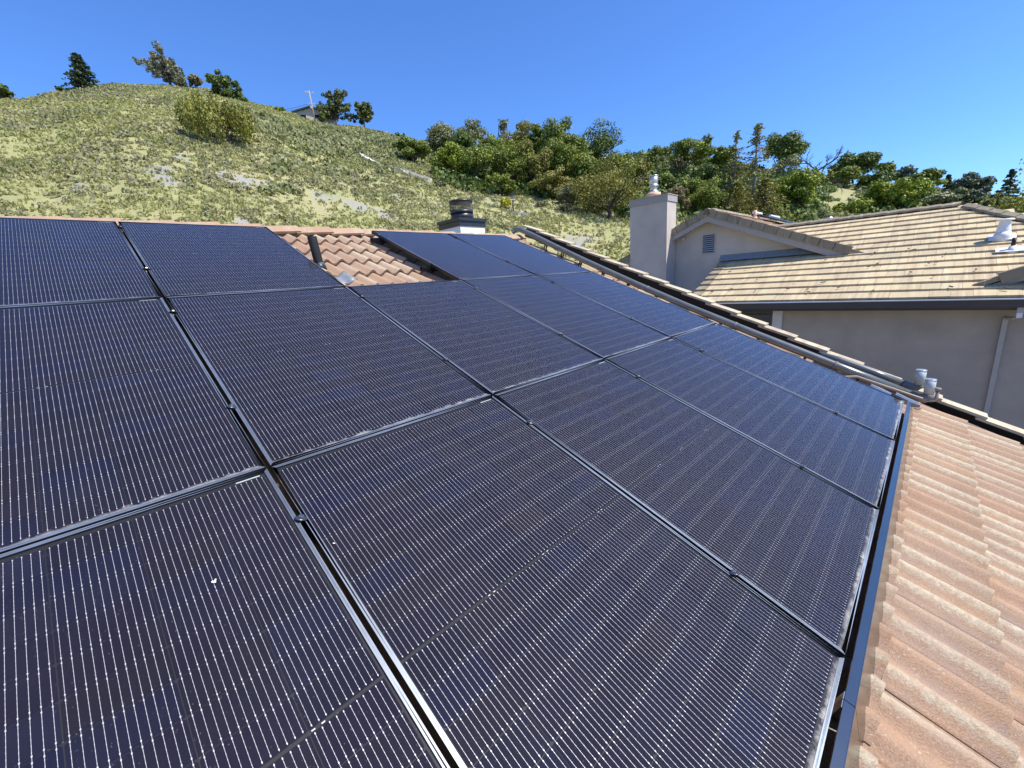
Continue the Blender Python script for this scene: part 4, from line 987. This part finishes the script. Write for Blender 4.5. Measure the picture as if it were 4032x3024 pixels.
            nn = np.array([0, 0, 1.0]) + g_.normal(size=(k, 3)) * .5; Qs.append(leaf_quads(g_, P, nn, np.full(k, lf * .95), 1.3, np.array([math.cos(a_), math.sin(a_), -.2])))
            Ts.append(.42 + g_.normal() * .16 + g_.normal(size=k) * .16)
        Q, T = np.concatenate(Qs), np.concatenate(Ts)
    elif kind == 'dead':
        def rec(p_, d_, L_, r_, lev):
            e_ = p_ + d_ * L_; limb(tb, p_, e_, r_, r_ * .62, g_, .09, 5, 4)
            if lev == 0: return
            for _ in range(3 if lev > 1 else 4):
                nd = d_ + g_.normal(size=3) * .55 + np.array([.12, 0, .12]); nd /= np.linalg.norm(nd); t_ = g_.uniform(.45, 1)
                rec(p_ + (e_ - p_) * t_, nd, L_ * g_.uniform(.45, .68), r_ * .55, lev - 1)
        d0 = np.array([.22, -.15, 1.0]); d0 /= np.linalg.norm(d0); rec(np.array([0, 0, -.3]), d0, h * .48, .26, 4)
        for e_, z_ in (((.62, -.5, .30), .46), ((.55, -.45, -.10), .30), ((-.35, .3, .45), .42)):
            d_ = np.array(e_); rec(np.array([d0[0] * h * z_, d0[1] * h * z_, h * z_]), d_ / np.linalg.norm(d_), w * .5, .16, 3)
    if tb.v: tb.build('trunk', M[bark], root)
    if Q is not None: link('crown', quads_mesh('crown', Q, T), L[leafm], root)
    return root
G1 = 'trees in the grove on the hillside'; G2 = 'trees on the hill crest'; G3 = 'trees behind the neighbour house'
TREES = [
 ('conifer_tree', 'low olive conifer left of the thin conifer spires', 'tree', 72.6, 71, 6.6, 6.0, 'conifer', 'olive', G3, .0, 1.7, 'bark', 0),
 ('oak_tree', 'dark oak between the domed oak and the thin conifers', 'tree', 70.3, 88, 6.2, 7.0, 'oak', 'oak_dark', G3, .0, 1.1, 'bark', 0),
 ('oak_tree', 'shaded oak right below the domed oak limbs', 'tree', 67.8, 79, 4.6, 5.4, 'oak', 'oak', G3, .0, 1.1, 'bark', 0),
 ('oak_tree', 'mid green oak behind the bright one by the leafless tree', 'tree', 78.9, 100, 6.2, 6.2, 'oak', 'oak', G3, .0, 1.1, 'bark', 0),
 ('oak_tree', 'low oak on the slope right of the leafless tree', 'tree', 82.2, 142, 5.0, 7.0, 'oak', 'oak', G3, .0, 1.0, 'bark', 0),
 ('oak_tree', 'low dark oak under the smaller thin crowned oak', 'tree', 84.6, 142, 5.0, 7.2, 'oak', 'oak_dark', G3, .0, 1.0, 'bark', 0),
 ('oak_tree', 'mid green oak between the yellow green oak and rounded oak', 'tree', 87.3, 126, 4.8, 6.2, 'oak', 'oak', G3, .0, 1.0, 'bark', 0),
 ('oak_tree', 'bluish low oak just left of the orange tinted tree', 'tree', 92.0, 118, 5.0, 6.4, 'oak', 'blue', G3, .0, 1.1, 'bark', 0),
 ('oak_tree', 'olive green oak between the left and middle of the grove', 'tree', 47.6, 85, 8.0, 4.4, 'oak', 'olive', G1, .0, 1.1, 'bark', 0),
 ('oak_tree', 'mid green oak left of the big dark grove oak', 'tree', 54.2, 84, 8.2, 4.6, 'oak', 'oak', G1, .0, 1.1, 'bark', 0),
 ('oak_tree', 'oak in the second row behind the bright grove oak', 'tree', 40.2, 82, 6.6, 4.4, 'oak', 'oak_dark', G1, .0, 1.1, 'bark', 0),
 ('oak_tree', 'dark oak between the big grove oak and the olive tree', 'tree', 59.6, 77, 6.6, 5.0, 'oak', 'oak', G1, .0, 1.1, 'bark', 0),
 # name, label, cat, az, dist, height, width, kind, leaf, group, crown base, density, bark, lean
 ('shrub', 'dark round shrub at the far left end of the hill crest', 'shrub', -.9, 94, 2.1, 4.3, 'oak', 'oak_dark', G2, .02, 1.0, 'bark', 0),
 ('conifer_tree', 'lone dark pointed conifer on the left of the hill crest', 'tree', 4.5, 99, 5.0, 4.7, 'conifer', 'conifer', G2, .02, 1.9, 'bark', 0),
 ('shrub', 'low dark shrub at the left foot of the pointed conifer', 'shrub', 3.0, 99, .8, 2.2, 'oak', 'oak_dark', G2, .0, 1.0, 'bark', 0),
 ('eucalyptus_tree', 'tall grey green eucalyptus on the summit, a branch reaching left', 'tree', 10.9, 107, 7.2, 7.4, 'euc', 'euc', G2, .08, 1.5, 'bark', 0),
 ('small_tree', 'small brownish tree right beside the eucalyptus on the summit', 'tree', 13.0, 109, 2.9, 3.4, 'oak', 'brown', G2, .05, .9, 'bark', 0),
 ('oak_tree', 'dark green rounded oak on the crest right of the eucalyptus', 'tree', 15.8, 103.5, 4.7, 9.6, 'oak', 'oak_dark', G2, .0, 1.3, 'bark', .0),
 ('large_bush', 'large yellowish green bush alone on the open hill slope', 'bush', 14.4, 57.4, 3.85, 8.4, 'bush', 'bush', None, .0, 1.5, 'bark', 0),
 ('shrub', 'small bright green shrub on the crest line left of the hill house', 'shrub', 20.4, 104, 1.3, 2.3, 'oak', 'bright', G2, .0, 1.0, 'bark', 0),
 ('pine_tree', 'open branched pine standing right beside the hill house', 'tree', 26.0, 113, 7.0, 8.6, 'pine', 'pine', G2, .2, 1.8, 'bark', 0),
 ('pine_tree', 'lower pine on the crest, right of the taller pine', 'tree', 29.1, 119, 5.2, 6.6, 'pine', 'pine', G2, .2, 1.8, 'bark', 0),
 ('shrub', 'dark upright shrub between the hill house and the pine', 'shrub', 24.6, 109.5, 2.9, 1.9, 'oak', 'oak_dark', G2, .0, 1.1, 'bark', 0),
 ('shrub', 'low pale green shrub on the crest left of the grove', 'shrub', 33.0, 114, 1.5, 3.3, 'oak', 'oak', G2, .0, 1.0, 'bark', 0),
 ('oak_tree', 'small separate oak at the upper left of the grove', 'tree', 34.3, 76.8, 4.3, 4.6, 'oak', 'oak', G1, .22, 1.0, 'bark', 0),
 ('oak_tree', 'grey green tree at the back left shoulder of the grove', 'tree', 38.1, 91.5, 7.0, 5.2, 'oak', 'grey', G1, .1, .8, 'bark', 0),
 ('sparse_tree', 'thin pale grey tree with bare twigs at the back of the grove', 'tree', 41.5, 95.5, 8.2, 6.2, 'sparse', 'grey', G1, .3, .8, 'bark_grey', 0),
 ('oak_tree', 'bright green oak at the front left corner of the grove', 'tree', 38.9, 69.5, 5.2, 3.7, 'oak', 'bright', G1, .12, 1.0, 'bark', 0),
 ('oak_tree', 'mid green oak next to the bright one at the grove front', 'tree', 42.0, 69.3, 6.3, 4.8, 'oak', 'oak', G1, .15, 1.0, 'bark', 0),
 ('oak_tree', 'narrow oak behind the left part of the grove', 'tree', 44.0, 83, 7.0, 3.6, 'oak', 'oak', G1, .12, .9, 'bark', 0),
 ('sparse_tree', 'slender tree with bare twiggy top sticking up above the grove', 'tree', 45.7, 96, 9.4, 2.6, 'sparse', 'grey', G1, .35, .7, 'bark_grey', 0),
 ('sparse_tree', 'bare topped thin tree right of the slender one above the grove', 'tree', 48.0, 105, 8.9, 3.6, 'sparse', 'grey', G1, .4, .6, 'bark_grey', 0),
 ('oak_tree', 'broad dense oak in the left centre of the grove', 'tree', 46.3, 71.2, 7.6, 5.8, 'oak', 'oak', G1, .1, 1.05, 'bark', 0),
 ('small_tree', 'low bright leafed tree at the lower front of the grove', 'tree', 44.8, 65.6, 3.2, 4.4, 'oak', 'oak', G1, .02, 1.0, 'bark', 0),
 ('oak_tree', 'tall rounded oak behind the centre of the grove', 'tree', 49.7, 95, 8.6, 4.4, 'oak', 'oak', G1, .12, .95, 'bark', 0),
 ('oak_tree', 'tall oak with sky gaps in its top, centre of the grove', 'tree', 52.1, 90.9, 10.2, 5.2, 'oak', 'oak', G1, .35, .75, 'bark', 0),
 ('oak_tree', 'greyish oak in the middle of the grove front', 'tree', 49.2, 70.6, 6.4, 4.0, 'oak', 'olive', G1, .05, .95, 'bark', 0),
 ('oak_tree', 'wide mid green oak right of the grove centre', 'tree', 52.3, 78.5, 7.5, 5.9, 'oak', 'oak', G1, .08, 1.05, 'bark', 0),
 ('oak_tree', 'big dark oak rising at the right back of the grove', 'tree', 57.0, 91.5, 10.4, 9.6, 'oak', 'oak_dark', G1, .08, 1.2, 'bark', 0),
 ('oak_tree', 'dark green oak in front of the big right hand oak', 'tree', 55.6, 76.7, 5.8, 4.2, 'oak', 'oak', G1, .06, 1.05, 'bark', 0),
 ('small_tree', 'grey green small tree at the lower right of the grove', 'tree', 51.6, 67.4, 4.5, 5.2, 'oak', 'olive', G1, .0, .9, 'bark', 0),
 ('willow_bush', 'silvery grey bush at the lower edge of the grove', 'bush', 53.9, 65, 3.2, 2.8, 'oak', 'sage', G1, .0, .9, 'bark_grey', 0),
 ('olive_tree', 'large yellowish olive green tree left of the stucco chimney', 'tree', 58.3, 62, 7.4, 8.0, 'oak', 'olive', G1, .03, 1.15, 'bark', 0),
 ('sparse_tree', 'thin grey green tree behind the big olive green one', 'tree', 61.8, 80, 6.5, 4.2, 'sparse', 'olive', G1, .1, 1.1, 'bark_grey', 0),
 ('oak_tree', 'dark low oak directly behind the metal chimney flue', 'tree', 65.4, 83, 3.2, 6.0, 'oak', 'oak_dark', G3, .0, 1.1, 'bark', 0),
 ('small_tree', 'brownish olive tree just right of the stucco chimney', 'tree', 66.3, 69.7, 4.7, 3.4, 'oak', 'brown', G3, .02, 1.0, 'bark', 0),
 ('oak_tree', 'broad domed oak with bare leaning limbs above the chimney flue', 'tree', 66.5, 99.4, 7.0, 12.0, 'oak', 'oak', G3, .34, 1.3, 'bark', .05),
 ('conifer_tree', 'tall thin conifer with a bare spire over the gable', 'tree', 74.3, 78.1, 13.2, 5.6, 'conifer', 'olive', G3, .05, 1.25, 'bark_grey', 0),
 ('conifer_tree', 'second thin conifer with bare top left of the taller one', 'tree', 72.3, 80, 11.8, 4.4, 'conifer', 'olive', G3, .12, .85, 'bark_grey', 0),
 ('oak_tree', 'mid green oak behind the left of the thin conifers', 'tree', 71.0, 104.8, 7.3, 5.4, 'oak', 'oak', G3, .1, 1.0, 'bark', 0),
 ('oak_tree', 'dark oak on the skyline right of the conifer spires', 'tree', 76.8, 140, 10.8, 10.4, 'oak', 'oak_dark', G3, .15, 1.0, 'bark', 0),
 ('sparse_tree', 'grey half bare tree below the skyline oak', 'tree', 77.4, 123, 6.6, 7.6, 'sparse', 'grey', G3, .1, .9, 'bark_grey', 0),
 ('oak_tree', 'bright green oak in front of the bare limbed tree', 'tree', 78.2, 85.9, 7.0, 5.6, 'oak', 'bright', G3, .02, 1.1, 'bark', 0),
 ('conifer_tree', 'low olive coloured conifer just behind the gable peak', 'tree', 75.4, 74, 7.0, 6.4, 'conifer', 'olive', G3, .0, 1.6, 'bark', 0),
 ('bare_tree', 'leafless dark tree with limbs reaching right over the hillside', 'tree', 79.5, 108, 10.4, 7.4, 'dead', 'grey', G3, .1, 1, 'bark', 0),
 ('oak_tree', 'wide oak on the crest right of the leafless tree', 'tree', 82.9, 159, 8.2, 10.6, 'oak', 'oak_dark', G3, .2, 1.0, 'bark', 0),
 ('oak_tree', 'smaller thin crowned oak at the right end of the crest oaks', 'tree', 85.3, 166, 7.0, 4.2, 'oak', 'oak', G3, .25, .7, 'bark', 0),
 ('oak_tree', 'small round oak further right along the crest', 'tree', 86.7, 174, 6.2, 5.2, 'oak', 'blue', G3, .1, .9, 'bark', 0),
 ('oak_tree', 'dense rounded oak above the neighbour ridge, right of centre', 'tree', 88.3, 156, 6.9, 7.2, 'oak', 'oak', G3, .05, 1.05, 'bark', 0),
 ('oak_tree', 'bright yellow green wide oak just above the neighbour ridge', 'tree', 85.8, 104, 6.1, 9.2, 'oak', 'bright', G3, .02, 1.1, 'bark', 0),
 ('oak_tree', 'low bright green tree left of the wide yellow green oak', 'tree', 83.0, 98, 2.6, 4.2, 'oak', 'bright', G3, .0, 1.0, 'bark', 0),
 ('oak_tree', 'bluish green far oak left of the orange tinted tree', 'tree', 91.1, 150, 6.4, 7.0, 'oak', 'blue', G3, .0, 1.05, 'bark', 0),
 ('small_tree', 'greyish green low tree behind the neighbour roof peak', 'tree', 89.9, 118, 4.3, 7.4, 'oak', 'grey', G3, .0, 1.0, 'bark', 0),
 ('maple_tree', 'yellow green tree with orange tinted leaves at the right edge', 'tree', 95.6, 52, 10.6, 6.4, 'oak', 'maple', G3, .05, 1.3, 'bark', 0),
 ('conifer_tree', 'far blurred conifer rising behind the orange tinted tree', 'tree', 93.6, 175, 7.5, 5.0, 'conifer', 'blue', G3, .1, .9, 'bark', 0),
 ('conifer_tree', 'small far conifer on the skyline left of the bluish oak', 'tree', 89.8, 178, 4.6, 2.4, 'conifer', 'blue', G3, .1, .8, 'bark', 0),
 ('conifer_tree', 'tiny far conifer in the sky gap by the orange tinted tree', 'tree', 92.3, 190, 5.0, 2.6, 'conifer', 'blue', G3, .1, .8, 'bark', 0),
 ('shrub', 'pale green shrub on the grass above the neighbour valley', 'shrub', 79.9, 84, 2.6, 4.6, 'oak', 'sagegreen', G3, .0, 1.0, 'bark', 0),
 ('shrub', 'second pale green shrub nearer the neighbour ridge', 'shrub', 81.8, 78, 1.9, 3.2, 'oak', 'sagegreen', G3, .0, 1.0, 'bark', 0),
 ('oak_tree', 'mid green bushy tree between chimney and conifers', 'tree', 69.2, 72.3, 5.4, 6.4, 'oak', 'oak', G3, .0, 1.1, 'bark', 0),
 ('small_tree', 'deep green low tree left of the domed oak trunk', 'tree', 64.0, 84, 3.6, 4.6, 'oak', 'oak', G3, .0, 1.0, 'bark', 0),
 ('small_tree', 'low leafy tree filling the grove floor at the right', 'tree', 56.0, 69, 2.6, 3.8, 'oak', 'olive', G1, .0, 1.0, 'bark', 0),
 ('shrub', 'yellow flowering bush beside the post on the slope', 'bush', 45.4, 58.4, 1.25, 1.9, 'bush', 'yellow', None, .0, .8, 'bark', 0),
 ('shrub', 'dark rounded shrub at the lower end of the pale ditch', 'shrub', 37.2, 62.5, 1.1, 2.0, 'oak', 'grey', None, .0, 1.0, 'bark', 0),
 ('shrub', 'pale sage shrub at the foot of the silvery bush', 'shrub', 52.6, 61, 1.2, 2.8, 'oak', 'sage', None, .0, 1.0, 'bark', 0),
 ('shrub', 'pale sage shrub at the grove edge left of the silvery bush', 'shrub', 50.0, 61.5, 1.1, 2.6, 'oak', 'sage', None, .0, 1.0, 'bark', 0),
]
for i, (nm, lab, cat, az, d, h_, w_t, kind, leaf, grp, cbf, den, bark, lean) in enumerate(TREES):
    if grp == G1 and kind == 'oak': w_t *= 1.5; h_ *= 1.06; cbf *= .2; den *= 1.1
    elif grp == G3 and kind == 'oak': w_t *= 1.3; h_ *= 1.05; cbf *= .6
    elif grp == G1: w_t *= 1.35; h_ *= 1.04; den *= 1.6; cbf *= .6
    elif kind == 'conifer' and grp == G3 and d < 100: w_t *= 1.45; den *= 1.4
    grow(nm, lab, cat, polar(az, d), h_, w_t, kind, leaf, 100 + i, grp, cbf, den, bark, lean)

# scrub and grass covering the slope (nobody could count it)
def scatter(name, label, nmax, azr, dr, size, perq, leafm, mask, seed, aspect=1.0, hz=.6, upright=.6, lfk=.30, far=0.0):
    g_ = np.random.default_rng(seed)
    az = g_.uniform(azr[0], azr[1], nmax); d = np.sqrt(g_.uniform(dr[0] ** 2, dr[1] ** 2, nmax))
    x = CX + d * np.sin(np.radians(az)); y = CY + d * np.cos(np.radians(az))
    keep = mask(x, y, az, d) > g_.random(nmax); x, y, d = x[keep], y[keep], d[keep]; n_ = len(x)
    z = ground(x, y); s_ = size * g_.uniform(.5, 1.5, n_)
    k = perq; dirs = rand_dirs(g_, n_ * k).reshape(n_, k, 3); dirs[..., 2] = np.abs(dirs[..., 2]) * hz * 2
    P = np.stack([x, y, z], -1)[:, None, :] + dirs * (s_[:, None, None] * .5) * g_.uniform(.35, 1, size=(n_, k, 1))
    nn = dirs + g_.normal(size=dirs.shape) * .4; nn[..., 2] *= (1 - upright)
    tone = (.45 + (vnoise(x / 5, y / 5) - .5) * .5 + g_.normal(size=n_) * .16)[:, None] + g_.normal(size=(n_, k)) * .14
    Q = leaf_quads(g_, P.reshape(-1, 3), nn.reshape(-1, 3), np.repeat(s_ * lfk * (1 + far * (d - 20) / 80), k), aspect, np.array([0, 0, 1.0]))
    o_ = link(name, quads_mesh(name, Q, tone.reshape(-1)), L[leafm]); tag(o_, label, 'plants', None, 'stuff'); return n_
dens = lambda x, y, sc, lo, hi: np.clip((vnoise(x / sc + 5, y / sc + 2) * .6 + vnoise(x / (sc * .37), y / (sc * .37) + 8) * .4 - lo) / (hi - lo), 0, 1)
def m_scrub(x, y, az, d):
    left = np.clip((58 - az) / 28, .15, 1)
    return np.clip(dens(x, y, 9, .33, .58) * left, 0, 1) * (1 - .6 * rockmask(x, y))
def m_green(x, y, az, d):
    band = np.exp(-((d - (58 + (az - 18) * 2.6)) / 17.0) ** 2) * np.clip((az - 16) / 3, 0, 1) * np.clip((40 - az) / 4, 0, 1)
    return np.clip(band * 1.3, 0, 1) * (.35 + .65 * dens(x, y, 5, .35, .55))
def m_right(x, y, az, d): return dens(x, y, 8, .35, .6) * np.clip((az - 48) / 6, 0, 1) * .8
def m_grove(x, y, az, d):
    lo = 66 - np.abs(az - 50) * .25
    return np.clip((az - 36) / 2, 0, 1) * np.clip((63 - az) / 2, 0, 1) * np.clip((d - lo) / 3, 0, 1) * np.clip((96 - d) / 8, 0, 1)
def m_brush(x, y, az, d):
    gap = np.clip(np.abs(az - 82.5) / 2.0 - .6, 0, 1)
    return np.clip((az - 60) / 2, 0, 1) * np.clip((101 - az) / 2, 0, 1) * gap * np.clip((150 - d) / 30, 0, 1) * dens(x, y, 10, .30, .5)
def m_grass(x, y, az, d): return (.25 + .75 * dens(x, y, 6, .3, .6)) * (1 - .8 * rockmask(x, y))
scatter('grey_scrub', 'grey green low scrub dotted over the open slope', 22000, (-6, 62), (18, 116), .80, 20, 'sage', m_scrub, 21, 1.2, .34, .25, .125, .6)
scatter('green_scrub', 'pale green sagebrush band below the hill house', 2600, (14, 42), (40, 116), 1.5, 40, 'sagegreen', m_green, 22, 1.1, .5, .4, .13, .3)
scatter('green_scrub', 'green brush on the slope behind the neighbour house', 7000, (60, 100), (60, 190), 1.5, 26, 'sagegreen', m_right, 23, 1.1, .45, .4, .17, .3)
scatter('grove_understory', 'dense leafy undergrowth filling the floor of the grove', 1500, (35, 64), (60, 97), 2.2, 60, 'oak_dark', m_grove, 25, 1.1, .55, .4, .12, .0)
scatter('hillside_brush', 'dark leafy brush filling between trees behind the neighbour house', 2600, (59, 101), (66, 150), 2.8, 60, 'oak_dark', m_brush, 26, 1.1, .55, .4, .10, .25)
scatter('dry_grass', 'yellow green spring grass covering the hillside', 90000, (-6, 64), (18, 118), .46, 7, 'grass', m_grass, 24, 1.6, .40, .40, .15, 1.3)

# ------------------------------------------------------------------ hill house, pole, wires, ditch, post
hp = polar(23.7, 117) - Vector((0, 0, 1.0)); hh = empty('hill_house', hp, (0, 0, R(-35)), 'cream house with dark green roof on the hill crest', 'house')
mb = MB(); mb.extrude([(-3.2, -2.2, -1), (3.2, -2.2, -1), (3.2, -2.2, 2.3), (0, -2.2, 3.2), (-3.2, -2.2, 2.3)], (0, 6, 0)); mb.build('wall', M['far_wall'], hh)
for sd_ in (-1, 1):
    mb = MB(); mb.extrude([(0, -2.8, 3.45), (sd_ * 3.9, -2.8, 2.3), (sd_ * 3.9, -2.8, 2.1), (0, -2.8, 3.22)], (0, 7, 0)); mb.build('roof', M['far_roof'], hh)
for x_ in (-1.6, 1.4):
    mb = MB(); mb.box(x_ - .7, x_ + .7, -2.24, -2.201, .9, 1.9); wf = mb.build('window', M['trim_white'], hh)
    mb = MB(); mb.box(x_ - .6, x_ + .6, -2.26, -2.245, 1.0, 1.8); mb.build('pane', M['dark'], wf)
hp = polar(25.1, 116.5); hh = empty('hill_shed', hp, (0, 0, R(-30)), 'small pale shed under the pine beside the hill house', 'shed')
mb = MB(); mb.box(-1.6, 1.6, -1.2, 1.2, -1, 1.0); mb.build('wall', M['trim_white'], hh)
mb = MB(); mb.hexa([(-1.9, -1.5, 1.001), (1.9, -1.5, 1.001), (1.9, 1.5, 1.2), (-1.9, 1.5, 1.2)], [(-1.9, -1.5, 1.12), (1.9, -1.5, 1.12), (1.9, 1.5, 1.32), (-1.9, 1.5, 1.32)]); mb.build('roof', M['far_wall'], hh)
pp = polar(23.85, 112.5)
pl = empty('utility_pole', pp, (0, 0, R(-20)), 'wooden utility pole with cross arms in front of the hill house', 'utility pole')
mb = MB(); mb.tube([(0, 0, -.5), (-.25, 0, 6.35)], [.15, .10], 8); mb.build('pole', M['pole_wood'], pl)
for z_, hw in ((5.9, 1.0), (3.7, .75)):
    mb = MB(); mb.box(-hw - .22, hw - .22, -.06, .06, z_, z_ + .14); ca_ = mb.build('crossarm', M['pole_wood'], pl)
    for x_ in (-.85, -.45, .6):
        if abs(x_) < hw: MB().cyl((x_ * hw - .1, 0), .05, z_ + .14, z_ + .34, 8).build('insulator', M['trim_white'], ca_)
mb = MB(); mb.cyl((-.42, -.2), .17, 2.6, 3.2, 10); mb.build('transformer', M['pole_wood'], pl)
for j, (dz0, dz1, lab) in enumerate(((3.95, 8.3, 'upper overhead wire from the utility pole to behind the dark oak'), (3.55, 7.85, 'middle overhead wire from the utility pole to behind the dark oak'), (3.1, 7.3, 'lowest overhead wire from the utility pole to behind the dark oak'))):
    a_ = pp + Vector((-.3, 0, dz0)); b_ = polar(15.2, 125); b_ = Vector((b_.x, b_.y, pp.z + dz1 - 2.2))
    pts = [a_ + (b_ - a_) * (i / 16) - Vector((0, 0, 1.3 * 4 * (i / 16) * (1 - i / 16))) for i in range(17)]
    o_ = MB().tube(pts, .03, 5, False).build('overhead_wire', M['wire']); tag(o_, lab, 'wire', 'overhead wires on the hill')
def strip(pts, wd_, label, name='concrete_ditch', lift=.34):
    mb = MB(); r4 = random.Random(2)
    P = [polar(*p_) for p_ in pts]
    fine = []
    for a_, b_ in zip(P, P[1:]):
        for i in range(9): q = a_ + (b_ - a_) * (i / 9); fine.append(Vector((q.x, q.y, float(ground(q.x, q.y)) + lift)))
    fine.append(P[-1] + Vector((0, 0, lift)))
    root = tag(empty(name, tuple(fine[0])), label, 'ditch')
    for i, (a_, b_) in enumerate(zip(fine, fine[1:])):
        d_ = (b_ - a_); dn = Vector((d_.y, -d_.x, 0)).normalized(); ww = wd_ * r4.uniform(.75, 1.2); g0 = a_ + d_ * .01; g1 = b_ - d_ * .01
        zz = Vector((0, 0, r4.uniform(-.03, .03))); mb = MB()
        mb.hexa([g0 - dn * ww - Vector((0, 0, .8)), g0 + dn * ww - Vector((0, 0, .8)), g1 + dn * ww - Vector((0, 0, .8)), g1 - dn * ww - Vector((0, 0, .8))], [g0 - dn * ww + zz, g0 + dn * ww + zz + Vector((0, 0, .10)), g1 + dn * ww + zz + Vector((0, 0, .10)), g1 - dn * ww + zz])
        at_parent(mb, root).build('slab', M['concrete'], root)
strip([(28.5, 72.3), (30.4, 68.4), (33.3, 65.0), (36.3, 63.9)], .42, 'pale concrete drainage ditch running diagonally down the slope')
strip([(45.5, 57.2), (47.0, 56.5), (48.5, 56.1)], .16, 'short pale ditch edge at the foot of the slope post', lift=.16)
pp = polar(46.3, 57.1); ps = empty('slope_post', pp, (0, 0, R(-46)), 'thin post with small cross pieces standing on the slope', 'post')
MB().tube([(0, 0, -.3), (0, 0, 2.0)], [.10, .09], 8).build('post', M['bark'], ps)
MB().box(-.32, .32, -.2, .2, 1.45, 1.56).build('tray', M['trim_white'], ps)
mb = MB(); mb.box(-.45, .45, -.06, .06, 2.0, 2.08); mb.box(-.12, .16, -.1, .1, 2.08, 2.32); mb.build('lamp_bar', M['black_metal'], ps)
